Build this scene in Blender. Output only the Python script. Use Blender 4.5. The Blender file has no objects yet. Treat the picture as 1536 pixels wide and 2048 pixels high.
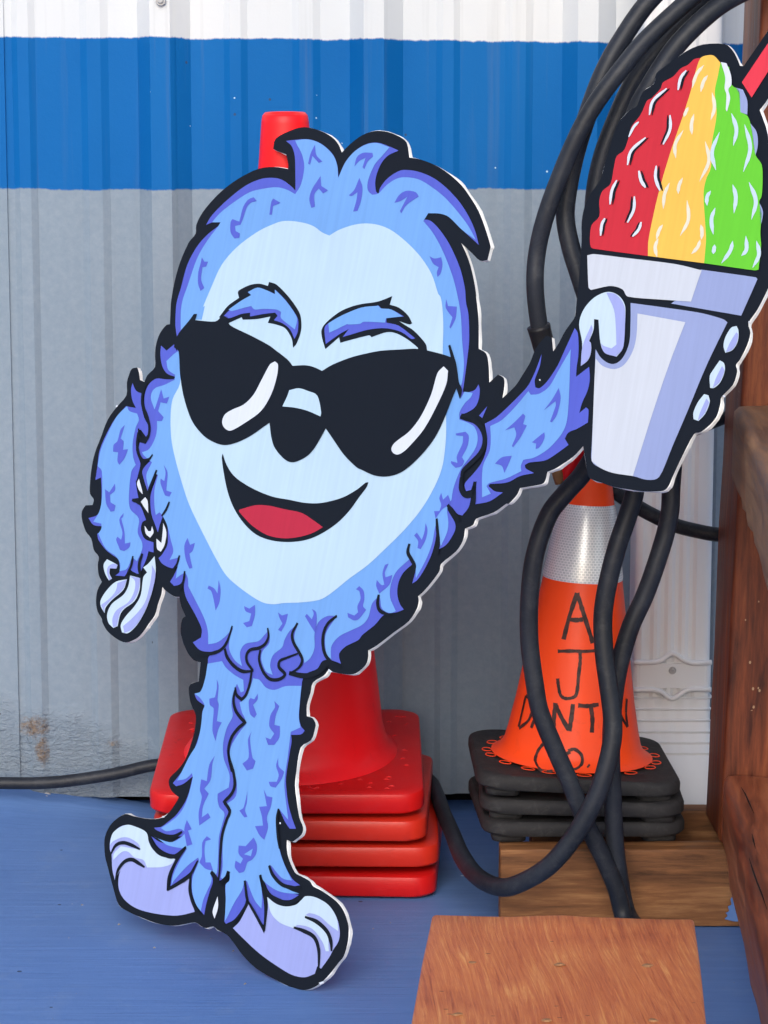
import bpy, bmesh, math, random
from mathutils import Vector, Matrix, Euler
from mathutils.geometry import tessellate_polygon

# ------------------------------------------------------------------ camera, sky, sun, exposure
scene = bpy.context.scene
COL = scene.collection
R = math.radians
FPX, PITCH, CAM_H = 4600.0, R(8.0), 0.94          # focal length in photo pixels, tilt down, eye height
cam_data = bpy.data.cameras.new('camera')
cam = bpy.data.objects.new('camera', cam_data)
COL.objects.link(cam)
cam.location = (0, 0, CAM_H)
cam.rotation_euler = (R(90) - PITCH, 0, 0)
cam_data.sensor_fit = 'VERTICAL'
cam_data.sensor_height = 24.0
cam_data.lens = 24.0 * FPX / 2048.0
cam_data.clip_start, cam_data.clip_end = 0.05, 200
scene.camera = cam

SUN_EL, SUN_AZ = R(31), R(-7)                    # height; angle left of straight behind the camera
to_sun = Vector((math.sin(SUN_AZ) * math.cos(SUN_EL), -math.cos(SUN_AZ) * math.cos(SUN_EL), math.sin(SUN_EL)))
world = bpy.data.worlds.new('World')
scene.world = world
world.use_nodes = True
wn = world.node_tree.nodes
sky = wn.new('ShaderNodeTexSky')
sky.sky_type = 'NISHITA'
sky.sun_disc = False
sky.sun_elevation = SUN_EL
sky.sun_rotation = math.atan2(to_sun.x, to_sun.y)
sky.air_density, sky.dust_density, sky.ozone_density = 1.0, 2.0, 1.5
bg = wn['Background']
bg.inputs['Strength'].default_value = 0.15
world.node_tree.links.new(sky.outputs[0], bg.inputs['Color'])
sun_data = bpy.data.lights.new('sun', 'SUN')
sun_data.energy = 1.2
sun_data.angle = R(42)
sun_data.color = (1.0, 0.97, 0.93)
sun = bpy.data.objects.new('sun', sun_data)
COL.objects.link(sun)
sun.rotation_euler = (-to_sun).to_track_quat('-Z', 'Y').to_euler()
scene.view_settings.view_transform = 'Standard'
scene.view_settings.look = 'None'
scene.view_settings.gamma = 1.0
scene.view_settings.exposure = 0.50
scene.cycles.adaptive_threshold = 0.03
scene.cycles.max_bounces = 6
scene.cycles.diffuse_bounces = 4
scene.cycles.glossy_bounces = 2

# ------------------------------------------------------------------ helpers
rng = random.Random(7)
CAM = Vector((0, 0, CAM_H))

def ray(px, py):
    a, b = (px - 768) / FPX, (1024 - py) / FPX
    return Vector((a, math.cos(PITCH) + b * math.sin(PITCH), -math.sin(PITCH) + b * math.cos(PITCH)))

def at(px, py, y):
    d = ray(px, py)
    return CAM + d * (y / d.y)

def atz(px, py, z):
    d = ray(px, py)
    return CAM + d * ((z - CAM_H) / d.z)

def lin(r, g, b):
    f = lambda c: (c / 255 / 12.92) if c <= 10 else (((c / 255) + 0.055) / 1.055) ** 2.4
    return (f(r), f(g), f(b), 1.0)

def tag(o, label=None, cat=None, group=None, kind=None):
    for k, v in (('label', label), ('category', cat), ('group', group), ('kind', kind)):
        if v:
            o[k] = v
    return o

def empty(name, loc=(0, 0, 0), rot=(0, 0, 0)):
    o = bpy.data.objects.new(name, None)
    o.empty_display_size = 0.1
    COL.objects.link(o)
    o.location, o.rotation_euler = loc, rot
    return o

def link(name, me, mat=None, parent=None, smooth=False):
    o = bpy.data.objects.new(name, me)
    COL.objects.link(o)
    if mat is not None:
        for m in (mat if isinstance(mat, (list, tuple)) else [mat]):
            me.materials.append(m)
    if parent is not None:
        o.parent = parent
    if smooth:
        me.polygons.foreach_set('use_smooth', [True] * len(me.polygons))
    return o

def mesh(name, verts, faces, mat=None, parent=None, smooth=False, mids=None):
    me = bpy.data.meshes.new(name)
    me.from_pydata([tuple(v) for v in verts], [], faces)
    me.update()
    o = link(name, me, mat, parent, smooth)
    if mids:
        me.polygons.foreach_set('material_index', mids)
    return o

def from_bm(name, bm, mat=None, parent=None, smooth=False):
    me = bpy.data.meshes.new(name)
    bm.normal_update()
    bm.to_mesh(me)
    bm.free()
    return link(name, me, mat, parent, smooth)

def smooth_line(pts, closed=True, sub=4, corner=52):
    """Catmull-Rom through the points; sharp turns stay sharp."""
    n = len(pts)
    P = [Vector(p) for p in pts]
    out = []
    def sharp(i):
        if not closed and i in (0, n - 1):
            return True
        a, b = P[i] - P[i - 1], P[(i + 1) % n] - P[i]
        if a.length < 1e-9 or b.length < 1e-9:
            return True
        return a.angle(b) > R(corner)
    S = [sharp(i) for i in range(n)]
    for i in range(n if closed else n - 1):
        p1, p2 = P[i], P[(i + 1) % n]
        t1 = (p2 - p1) if S[i] else (p2 - P[i - 1]) * 0.5
        j = (i + 1) % n
        t2 = (p2 - p1) if S[j] else (P[(j + 1) % n] - p1) * 0.5
        L = (p2 - p1).length
        for t in (t1, t2):
            if t.length > 1.1 * L:
                t.length = 1.1 * L
        for k in range(sub):
            s = k / sub
            h = (2 * s**3 - 3 * s**2 + 1, s**3 - 2 * s**2 + s, -2 * s**3 + 3 * s**2, s**3 - s**2)
            out.append(p1 * h[0] + t1 * h[1] + p2 * h[2] + t2 * h[3])
    if not closed:
        out.append(P[-1])
    return out

def tube(name, pts, rad, mat, parent=None, seg=12, sub=6, cap=True, flat=1.0):
    """A swept round tube; rad is a number or one radius per control point."""
    line = smooth_line([tuple(p) for p in pts], closed=False, sub=sub, corner=100)
    n = len(line)
    rr = [rad] * n if not isinstance(rad, (list, tuple)) else \
        [rad[min(int(i / sub), len(rad) - 1)] * (1 - (i % sub) / sub) + rad[min(int(i / sub) + 1, len(rad) - 1)] * ((i % sub) / sub) for i in range(n)]
    V, Fc = [], []
    t0 = (line[1] - line[0]).normalized()
    nrm = t0.orthogonal().normalized()
    for i, p in enumerate(line):
        t = (line[min(i + 1, n - 1)] - line[max(i - 1, 0)]).normalized()
        nrm = (nrm - t * nrm.dot(t)).normalized()
        b = t.cross(nrm)
        for k in range(seg):
            a = 2 * math.pi * k / seg
            V.append(p + (nrm * math.cos(a) + b * math.sin(a) * flat) * rr[i])
    for i in range(n - 1):
        for k in range(seg):
            k2 = (k + 1) % seg
            Fc.append((i * seg + k, i * seg + k2, (i + 1) * seg + k2, (i + 1) * seg + k))
    if cap:
        Fc.append(tuple(range(seg))[::-1])
        Fc.append(tuple((n - 1) * seg + k for k in range(seg)))
    return mesh(name, V, Fc, mat, parent, True)

def lathe(name, prof, mat, parent=None, seg=48, cap_top=False, uv=False):
    V, Fc = [], []
    for r, z in prof:
        for k in range(seg):
            a = 2 * math.pi * k / seg
            V.append((r * math.cos(a), r * math.sin(a), z))
    for i in range(len(prof) - 1):
        for k in range(seg):
            k2 = (k + 1) % seg
            Fc.append((i * seg + k, i * seg + k2, (i + 1) * seg + k2, (i + 1) * seg + k))
    if cap_top:
        Fc.append(tuple((len(prof) - 1) * seg + k for k in range(seg)))
    return mesh(name, V, Fc, mat, parent, True)

def rounded_square(hx, hy, r, n=6):
    out = []
    for cx, cy, a0 in ((hx - r, hy - r, 0), (-hx + r, hy - r, 90), (-hx + r, -hy + r, 180), (hx - r, -hy + r, 270)):
        for k in range(n + 1):
            a = R(a0 + 90 * k / n)
            out.append((cx + r * math.cos(a), cy + r * math.sin(a)))
    return out

def loft(name, loops, mat, parent=None, smooth=True, cap=(True, True)):
    n = len(loops[0])
    V = [v for lp in loops for v in lp]
    Fc = []
    for i in range(len(loops) - 1):
        for k in range(n):
            k2 = (k + 1) % n
            Fc.append((i * n + k, i * n + k2, (i + 1) * n + k2, (i + 1) * n + k))
    if cap[0]:
        Fc.append(tuple(range(n))[::-1])
    if cap[1]:
        Fc.append(tuple((len(loops) - 1) * n + k for k in range(n)))
    return mesh(name, V, Fc, mat, parent, smooth)

def auto_smooth(o, ang=35):
    me = o.data
    bm = bmesh.new(); bm.from_mesh(me)
    for e in bm.edges:
        e.smooth = (len(e.link_faces) == 2 and e.calc_face_angle(0) < R(ang))
    bm.to_mesh(me); bm.free()
    return o

def timber(name, size, mat, parent=None, bevel=0.006, cuts=(1, 1, 1), rough=0.0, seed=0):
    """A worked timber with worn, slightly uneven edges. size: full x, y, z; origin at the centre."""
    bm = bmesh.new()
    bmesh.ops.create_cube(bm, size=1)
    bmesh.ops.scale(bm, vec=size, verts=bm.verts)
    bmesh.ops.bevel(bm, geom=list(bm.edges), offset=bevel, segments=3, affect='EDGES', profile=0.6)
    rs = random.Random(seed)
    for ax in range(3):
        for c in range(1, cuts[ax]):
            pos = [0, 0, 0]; pos[ax] = (-0.5 + c / cuts[ax]) * size[ax]
            nv = [0, 0, 0]; nv[ax] = 1
            bmesh.ops.bisect_plane(bm, geom=bm.verts[:] + bm.edges[:] + bm.faces[:], plane_co=pos, plane_no=nv)
    if rough:
        from mathutils import noise
        for v in bm.verts:
            q = v.co * 14 + Vector((seed * 3.1, seed, 0))
            v.co += Vector((noise.noise(q), noise.noise(q + Vector((9, 0, 0))), noise.noise(q + Vector((0, 9, 0))))) * rough
    o = from_bm(name, bm, mat, parent, True)
    return auto_smooth(o, 50)

# ------------------------------------------------------------------ materials
def new_mat(name):
    m = bpy.data.materials.new(name)
    m.use_nodes = True
    nt = m.node_tree
    return m, nt, nt.nodes['Principled BSDF']

def N(nt, kind, **kw):
    n = nt.nodes.new('ShaderNode' + kind)
    for k, v in kw.items():
        if k in n.inputs:
            n.inputs[k].default_value = v
        else:
            setattr(n, k, v)
    return n

def ramp(nt, fac, stops):
    n = nt.nodes.new('ShaderNodeValToRGB')
    cr = n.color_ramp
    while len(cr.elements) > 1:
        cr.elements.remove(cr.elements[-1])
    cr.elements[0].position, cr.elements[0].color = stops[0]
    for p, c in stops[1:]:
        e = cr.elements.new(p); e.color = c
    nt.links.new(fac, n.inputs['Fac'])
    return n

def mixc(nt, fac, a, b, mode='MIX'):
    n = nt.nodes.new('ShaderNodeMix')
    n.data_type = 'RGBA'; n.blend_type = mode
    for sock, v in ((0, fac), (6, a), (7, b)):
        if hasattr(v, 'links') or hasattr(v, 'is_linked'):
            nt.links.new(v, n.inputs[sock])
        else:
            n.inputs[sock].default_value = v
    return n.outputs[2]

def math_n(nt, op, a, b=None, clamp=False):
    n = nt.nodes.new('ShaderNodeMath'); n.operation = op; n.use_clamp = clamp
    for i, v in enumerate((a, b)):
        if v is None:
            continue
        if hasattr(v, 'is_linked'):
            nt.links.new(v, n.inputs[i])
        else:
            n.inputs[i].default_value = v
    return n.outputs[0]

def bump(nt, bsdf, height, strength=0.3, dist=0.002):
    b = nt.nodes.new('ShaderNodeBump')
    b.inputs['Strength'].default_value = strength
    b.inputs['Distance'].default_value = dist
    nt.links.new(height, b.inputs['Height'])
    nt.links.new(b.outputs[0], bsdf.inputs['Normal'])
    return b

def coords(nt, scale=(1, 1, 1), which='Object', loc=(0, 0, 0), rot=(0, 0, 0)):
    tc = nt.nodes.new('ShaderNodeTexCoord')
    mp = nt.nodes.new('ShaderNodeMapping')
    mp.inputs['Scale'].default_value = scale
    mp.inputs['Location'].default_value = loc
    mp.inputs['Rotation'].default_value = rot
    nt.links.new(tc.outputs[which], mp.inputs['Vector'])
    return mp.outputs[0]

def noise_n(nt, vec, scale, detail=4, rough=0.55, dist=0.0):
    n = N(nt, 'TexNoise', Scale=scale, Detail=detail, Roughness=rough, Distortion=dist)
    nt.links.new(vec, n.inputs['Vector'])
    return n.outputs['Fac']

def plain(name, col, rough=0.5, var=0.06, vscale=8, bmp=0.0, bscale=120, spec=0.3, stretch=(1, 1, 1), scuff=0.0):
    m, nt, b = new_mat(name)
    v = coords(nt, stretch)
    f = noise_n(nt, v, vscale, 5)
    lo = tuple(c * (1 - var) for c in col[:3]) + (1,)
    hi = tuple(min(1, c * (1 + var)) for c in col[:3]) + (1,)
    r = ramp(nt, f, [(0.3, lo), (0.7, hi)])
    cout = r.outputs[0]
    if scuff:
        sv = noise_n(nt, coords(nt, (1, 1, 0.6), rot=(0.3, 0.5, 0.2)), 30, 6, 0.8, 0.8)
        sm = ramp(nt, sv, [(0.60, (0, 0, 0, 1)), (0.74, (1, 1, 1, 1))])
        cout = mixc(nt, math_n(nt, 'MULTIPLY', sm.outputs[0], scuff), cout, (0.05, 0.022, 0.02, 1))
        pv = ramp(nt, noise_n(nt, coords(nt), 11, 6, 0.75), [(0.56, (0, 0, 0, 1)), (0.75, (1, 1, 1, 1))])
        cout = mixc(nt, math_n(nt, 'MULTIPLY', pv.outputs[0], scuff * 0.35), cout, tuple(min(1, c_ * 0.7 + 0.14) for c_ in col[:3]) + (1,))
    nt.links.new(cout, b.inputs['Base Color'])
    b.inputs['Roughness'].default_value = rough
    b.inputs['Specular IOR Level'].default_value = spec
    if bmp:
        bump(nt, b, noise_n(nt, v, bscale, 4), bmp, 0.001)
    return m

def print_mat(name, col, rough=0.42):
    """Printed vinyl on board: faint vertical streaks in tone and gloss."""
    m, nt, b = new_mat(name)
    v = coords(nt, (60, 2.0, 1))
    f = noise_n(nt, v, 3.0, 3)
    v2 = coords(nt)
    g = noise_n(nt, v2, 5, 3)
    s = math_n(nt, 'ADD', math_n(nt, 'MULTIPLY', f, 0.5), math_n(nt, 'MULTIPLY', g, 0.5))
    col = tuple(c * 0.74 for c in col[:3])
    lo = tuple(c * 0.94 for c in col) + (1,)
    hi = tuple(min(1, c * 1.05) for c in col) + (1,)
    r = ramp(nt, s, [(0.35, lo), (0.65, hi)])
    nt.links.new(r.outputs[0], b.inputs['Base Color'])
    b.inputs['Roughness'].default_value = rough
    b.inputs['Specular IOR Level'].default_value = 0.22
    bump(nt, b, f, 0.05, 0.0005)
    return m

def wood(name, cols, axis='X', scale=1.0, rough=0.55, streak=22, knots=True, bmp=0.4, wear=None):
    m, nt, b = new_mat(name)
    st = {'X': (0.8, 9, 9), 'Y': (9, 0.8, 9), 'Z': (9, 9, 0.8)}[axis]
    v = coords(nt, tuple(s * scale for s in st))
    big = noise_n(nt, v, 1.6, 4, 0.6, 0.6)
    fine = noise_n(nt, v, streak / 2.5, 6, 0.7, 0.3)
    s = math_n(nt, 'ADD', math_n(nt, 'MULTIPLY', big, 0.55), math_n(nt, 'MULTIPLY', fine, 0.45))
    n = len(cols)
    r = ramp(nt, s, [(0.37 + 0.26 * i / (n - 1), c) for i, c in enumerate(cols)])
    out = r.outputs[0]
    if wear:
        vw = coords(nt, (1, 1, 1))
        w = noise_n(nt, vw, 26, 6, 0.75)
        wr = ramp(nt, w, [(0.66, (0, 0, 0, 1)), (0.72, (1, 1, 1, 1))])
        out = mixc(nt, wr.outputs[0], out, wear)
    if knots == 'specks':
        vo = N(nt, 'TexVoronoi', Scale=120.0)
        nt.links.new(coords(nt, (1, 1, 0.7)), vo.inputs['Vector'])
        sp = math_n(nt, 'MULTIPLY', math_n(nt, 'LESS_THAN', vo.outputs['Distance'], 0.17), math_n(nt, 'GREATER_THAN', noise_n(nt, coords(nt), 14, 4), 0.63))
        out = mixc(nt, math_n(nt, 'MULTIPLY', sp, 0.7), out, lin(178, 146, 112))
    nt.links.new(out, b.inputs['Base Color'])
    rr = ramp(nt, fine, [(0.3, (rough - .1,) * 3 + (1,)), (0.7, (rough + .12,) * 3 + (1,))])
    nt.links.new(rr.outputs[0], b.inputs['Roughness'])
    b.inputs['Specular IOR Level'].default_value = 0.25
    bump(nt, b, s, bmp, 0.003)
    return m

INK = print_mat('print_black_ink', (0.0050, 0.0075, 0.0150, 1), 0.45)
FUR = print_mat('print_light_blue', lin(122, 175, 243))
SHADE = print_mat('print_violet_blue', lin(92, 104, 214))
FACE = print_mat('print_pale_blue', lin(198, 226, 248))
LAV = print_mat('print_lavender', lin(168, 178, 240))
PALE = print_mat('print_ice_white', lin(208, 230, 248))
SHINE = print_mat('print_glint_white', lin(228, 236, 250))
TONGUE = print_mat('print_tongue_red', lin(196, 46, 72))
CUPW = print_mat('print_cup_white', lin(214, 221, 234))
CUPS = print_mat('print_cup_shade', lin(158, 172, 220))
ICE_R = print_mat('print_cherry_red', lin(214, 50, 64))
ICE_Y = print_mat('print_mango_yellow', lin(255, 203, 92))
ICE_G = print_mat('print_lime_green', lin(112, 214, 58))
STRAW = print_mat('print_straw_red', lin(238, 66, 84))
DASHY = print_mat('print_cream', lin(240, 236, 214))
FOAM = plain('foam_board_core', (0.80, 0.80, 0.78, 1), 0.75, 0.08, 30, 0.4, 200)
RED = plain('red_cone_plastic', (0.90, 0.009, 0.014, 1), 0.40, 0.06, 6, 0.06, 60, scuff=0.18)
REDB = plain('red_cone_base_plastic', lin(206, 24, 24), 0.38, 0.10, 9, 0.25, 90, scuff=0.5)
ORANGE = plain('orange_cone_plastic', (1.0, 0.076, 0.012, 1), 0.42, 0.04, 10, 0.08, 80, scuff=0.16)
REDB2 = plain('red_orange_base_plastic', (0.60, 0.026, 0.012, 1), 0.36, 0.10, 9, 0.25, 90, scuff=0.45)
RUBBER = plain('black_rubber', (0.021, 0.020, 0.021, 1), 0.72, 0.25, 20, 0.5, 160)
HOSE = plain('black_hose_rubber', (0.015, 0.018, 0.026, 1), 0.48, 0.4, 9, 0.2, 150)
def dusty(m, amount, col):
    nt = m.node_tree; b = nt.nodes['Principled BSDF']
    old = b.inputs['Base Color'].links[0].from_socket
    f = ramp(nt, noise_n(nt, coords(nt), 60, 6, 0.8, 0.6), [(0.50, (0, 0, 0, 1)), (0.78, (1, 1, 1, 1))])
    nt.links.new(mixc(nt, math_n(nt, 'MULTIPLY', f.outputs[0], amount), old, col), b.inputs['Base Color'])
dusty(HOSE, 0.25, (0.12, 0.12, 0.125, 1))
dusty(RUBBER, 0.4, (0.10, 0.095, 0.09, 1))
TAPE = plain('black_tape', (0.012, 0.012, 0.015, 1), 0.45, 0.2, 30, 0.5, 120)
MARKER = plain('marker_ink', (0.045, 0.016, 0.014, 1), 0.5, 0.85, 70)
BRASS = plain('brass', lin(150, 110, 70), 0.4, 0.15, 60)
STEEL = plain('zinc_screw', (0.42, 0.42, 0.42, 1), 0.35, 0.15, 60)
VOID = plain('dark_void', (0.004, 0.004, 0.004, 1), 0.9, 0.1)
PUTTY = plain('wood_filler', lin(150, 108, 74), 0.7, 0.3, 200)

# metal siding: painted bands with hand-cut edges, grime, rust
def wall_material():
    m, nt, b = new_mat('painted_metal_siding')
    tc = nt.nodes.new('ShaderNodeTexCoord')
    sep = nt.nodes.new('ShaderNodeSeparateXYZ')
    nt.links.new(tc.outputs['Object'], sep.inputs[0])
    x, z = sep.outputs[0], sep.outputs[2]
    o = coords(nt)
    vx = coords(nt, (1, 1, 0.25))
    e1 = math_n(nt, 'MULTIPLY', math_n(nt, 'SUBTRACT', noise_n(nt, o, 9, 2), 0.5), 0.010)
    e2 = math_n(nt, 'MULTIPLY', math_n(nt, 'SUBTRACT', noise_n(nt, vx, 70, 5, 0.7), 0.5), 0.007)
    wob = math_n(nt, 'ADD', e1, e2)
    slope = math_n(nt, 'MULTIPLY', x, -0.010)
    zt = math_n(nt, 'SUBTRACT', math_n(nt, 'ADD', z, wob), slope)
    zb = math_n(nt, 'ADD', z, wob)
    def step(val, at_, w=0.0012):
        n = nt.nodes.new('ShaderNodeMapRange')
        n.inputs['From Min'].default_value = at_ - w
        n.inputs['From Max'].default_value = at_ + w
        nt.links.new(val, n.inputs['Value'])
        return n.outputs[0]
    above_blue = step(zt, 1.1535)
    above_grey = step(zb, 0.9395)
    mott = noise_n(nt, o, 95, 5, 0.75)
    big = noise_n(nt, coords(nt, (1, 1, 0.35)), 3.2, 4)
    grey = ramp(nt, math_n(nt, 'ADD', math_n(nt, 'MULTIPLY', mott, 0.5), math_n(nt, 'MULTIPLY', big, 0.5)),
                [(0.36, (0.188, 0.246, 0.308, 1)), (0.52, (0.222, 0.280, 0.340, 1)), (0.66, (0.258, 0.314, 0.370, 1))])
    blue = ramp(nt, big, [(0.35, (0.001, 0.100, 0.335, 1)), (0.65, (0.005, 0.122, 0.375, 1))])
    white = ramp(nt, big, [(0.35, (0.57, 0.605, 0.635, 1)), (0.65, (0.64, 0.66, 0.67, 1))])
    # pale paint spatter in the blue band
    vo = N(nt, 'TexVoronoi', Scale=42.0)
    nt.links.new(o, vo.inputs['Vector'])
    spk = math_n(nt, 'LESS_THAN', vo.outputs['Distance'], 0.060)
    gate = math_n(nt, 'GREATER_THAN', noise_n(nt, o, 6, 2), 0.56)
    spk = math_n(nt, 'MULTIPLY', spk, gate)
    bluec = mixc(nt, spk, blue.outputs[0], (0.45, 0.62, 0.75, 1))
    c = mixc(nt, above_grey, grey.outputs[0], bluec)
    c = mixc(nt, above_blue, c, white.outputs[0])
    runs = noise_n(nt, coords(nt, (26, 26, 0.7)), 2.0, 4, 0.6)
    rm = ramp(nt, runs, [(0.56, (0, 0, 0, 1)), (0.75, (1, 1, 1, 1))])
    c = mixc(nt, math_n(nt, 'MULTIPLY', rm.outputs[0], 0.16), c, (0.16, 0.17, 0.17, 1))
    # small dark nicks
    vo2 = N(nt, 'TexVoronoi', Scale=21.0)
    nt.links.new(coords(nt, (1, 1, 1), loc=(3.3, 1.7, 5.1)), vo2.inputs['Vector'])
    nick = math_n(nt, 'MULTIPLY', math_n(nt, 'LESS_THAN', vo2.outputs['Distance'], 0.045),
                  math_n(nt, 'GREATER_THAN', noise_n(nt, o, 4.3, 2), 0.54))
    c = mixc(nt, math_n(nt, 'MULTIPLY', nick, 0.65), c, (0.05, 0.05, 0.055, 1))
    # rust blooming low on the left sheet
    def blob(cx, cz, rx, rz):
        dx = math_n(nt, 'DIVIDE', math_n(nt, 'SUBTRACT', x, cx), rx)
        dz = math_n(nt, 'DIVIDE', math_n(nt, 'SUBTRACT', z, cz), rz)
        d = math_n(nt, 'ADD', math_n(nt, 'MULTIPLY', dx, dx), math_n(nt, 'MULTIPLY', dz, dz))
        return math_n(nt, 'SUBTRACT', 1.0, d, True)
    rust = math_n(nt, 'MAXIMUM', math_n(nt, 'MAXIMUM', blob(-.528, .135, .040, .030), blob(-.517, .098, .018, .040)), math_n(nt, 'MULTIPLY', blob(-.41, .108, .030, .020), 0.75))
    rn = noise_n(nt, o, 120, 6, 0.85)
    rmask = ramp(nt, math_n(nt, 'MULTIPLY', rust, math_n(nt, 'MULTIPLY', rn, 1.7)), [(0.52, (0, 0, 0, 1)), (0.86, (1, 1, 1, 1))])
    rcol = ramp(nt, noise_n(nt, o, 160, 4), [(0.35, (0.075, 0.034, 0.014, 1)), (0.65, (0.27, 0.17, 0.08, 1))])
    c = mixc(nt, math_n(nt, 'MULTIPLY', rmask.outputs[0], 0.8), c, rcol.outputs[0])
    # blotchy warm grey, stronger toward the foot of the wall
    low = nt.nodes.new('ShaderNodeMapRange')
    low.inputs['From Min'].default_value = 0.30; low.inputs['From Max'].default_value = 0.0
    nt.links.new(z, low.inputs['Value'])
    foot_tone = math_n(nt, 'MULTIPLY', math_n(nt, 'MULTIPLY', low.outputs[0], low.outputs[0]), math_n(nt, 'MULTIPLY', noise_n(nt, o, 22, 5, 0.7), 0.6))
    c = mixc(nt, foot_tone, c, (0.17, 0.165, 0.155, 1))
    nt.links.new(c, b.inputs['Base Color'])
    b.inputs['Roughness'].default_value = 0.55
    b.inputs['Specular IOR Level'].default_value = 0.09
    # blistered paint low down, light orange peel above
    bz = nt.nodes.new('ShaderNodeMapRange')
    bz.inputs['From Min'].default_value = 0.0; bz.inputs['From Max'].default_value = 0.05
    edge = math_n(nt, 'SUBTRACT', math_n(nt, 'SUBTRACT', 0.03, math_n(nt, 'MULTIPLY', x, 0.28)), z)
    nt.links.new(math_n(nt, 'ADD', edge, math_n(nt, 'MULTIPLY', math_n(nt, 'SUBTRACT', noise_n(nt, o, 12, 3), 0.5), 0.10)), bz.inputs['Value'])
    blist = math_n(nt, 'MULTIPLY', bz.outputs[0], noise_n(nt, coords(nt, (1, 1, 2.0)), 95, 4, 0.6, 0.8))
    h = math_n(nt, 'ADD', math_n(nt, 'MULTIPLY', blist, 2.0), math_n(nt, 'MULTIPLY', mott, 0.12))
    bump(nt, b, h, 0.75, 0.005)
    return m

def floor_material():
    m, nt, b = new_mat('blue_painted_deck')
    o = coords(nt)
    gr = noise_n(nt, coords(nt, (1.2, 22, 1)), 5, 6, 0.65)
    big = noise_n(nt, o, 2.2, 4)
    s = math_n(nt, 'ADD', math_n(nt, 'MULTIPLY', gr, 0.5), math_n(nt, 'MULTIPLY', big, 0.5))
    c = ramp(nt, s, [(0.36, (0.086, 0.174, 0.400, 1)), (0.5, (0.104, 0.202, 0.445, 1)), (0.64, (0.126, 0.232, 0.485, 1))])
    vo = N(nt, 'TexVoronoi', Scale=13.0)
    nt.links.new(o, vo.inputs['Vector'])
    spk = math_n(nt, 'MULTIPLY', math_n(nt, 'LESS_THAN', vo.outputs['Distance'], 0.040), math_n(nt, 'GREATER_THAN', noise_n(nt, o, 7, 2), 0.5))
    cc = mixc(nt, math_n(nt, 'MULTIPLY', spk, 0.8), c.outputs[0], (0.012, 0.018, 0.04, 1))
    sc = noise_n(nt, coords(nt, (3, 16, 1), rot=(0, 0, R(9))), 9, 5, 0.75)
    sm = ramp(nt, sc, [(0.62, (0, 0, 0, 1)), (0.74, (1, 1, 1, 1))])
    cc = mixc(nt, math_n(nt, 'MULTIPLY', sm.outputs[0], 0.28), cc, (0.04, 0.085, 0.22, 1))
    dust = ramp(nt, noise_n(nt, o, 14, 6, 0.7), [(0.55, (0, 0, 0, 1)), (0.78, (1, 1, 1, 1))])
    cc = mixc(nt, math_n(nt, 'MULTIPLY', dust.outputs[0], 0.22), cc, (0.30, 0.36, 0.44, 1))
    vo2 = N(nt, 'TexVoronoi', Scale=7.0)
    nt.links.new(coords(nt, loc=(2.2, 4.1, 0)), vo2.inputs['Vector'])
    chip = math_n(nt, 'LESS_THAN', math_n(nt, 'ADD', vo2.outputs['Distance'], math_n(nt, 'MULTIPLY', noise_n(nt, o, 160, 3), 0.03)), 0.043)
    cc = mixc(nt, math_n(nt, 'MULTIPLY', chip, 0.75), cc, (0.50, 0.60, 0.70, 1))
    nt.links.new(cc, b.inputs['Base Color'])
    b.inputs['Roughness'].default_value = 0.55
    b.inputs['Specular IOR Level'].default_value = 0.3
    bump(nt, b, gr, 0.35, 0.0025)
    return m

WALL = wall_material()
FLOOR = floor_material()

# ------------------------------------------------------------------ floor
WY = 3.40
fl = mesh('floor', [(-4, -3, 0), (4, -3, 0), (4, 3.60, 0), (-4, 3.60, 0)], [(0, 1, 2, 3)], FLOOR)
tag(fl, kind='structure')
# paint and sealant built up against the foot of the wall on the left
vv, ff = [], []
K = 44
for i in range(K + 1):
    x = -1.4 + i * (1.12 / K)
    hh = max(0.0, 0.040 * min(1, (-0.34 - x) / 0.22)) + 0.0035 * rng.random()
    w = 0.024 + 0.012 * rng.random()
    for (dy, z) in ((-0.30, -0.0005 - 0.002 * (hh < 0.004)), (-0.16, 0.0006 + hh * 0.12), (-0.07 - w * 0.4, 0.001 + hh * 0.32), (-w * 0.6, 0.002 + hh * 0.62), (-0.004, 0.003 + hh * 0.9), (0.03, 0.004 + hh)):
        vv.append((x, WY - 0.004 + dy, z))
for i in range(K):
    for j in range(5):
        a = i * 6 + j
        ff.append((a, a + 6, a + 7, a + 1))
sb = mesh('sealant_bead', vv, ff, FLOOR, fl, True)

# grit blown over the deck
GRIT = plain('grit', (0.20, 0.18, 0.15, 1), 0.9, 0.6, 300)
V, Fc = [], []
for k in range(150):
    x, y = rng.uniform(-0.75, 0.75), 1.9 + 1.45 * rng.random() ** 0.6
    r_ = 0.0006 + 0.0016 * rng.random() ** 3
    b0 = len(V)
    for (u, v_, z) in ((1, 0, 0), (-.5, .9, 0), (-.6, -.8, 0), (0.1, 0.05, 0.9)):
        V.append((x + u * r_ * rng.uniform(.6, 1.8), y + v_ * r_ * rng.uniform(.6, 1.8), z * r_))
    Fc += [(b0, b0 + 1, b0 + 3), (b0 + 1, b0 + 2, b0 + 3), (b0 + 2, b0, b0 + 3)]
tag(mesh('floor_grit', V, Fc, GRIT), 'scattered specks of grit on the blue floor', 'grit', kind='stuff')

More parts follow.
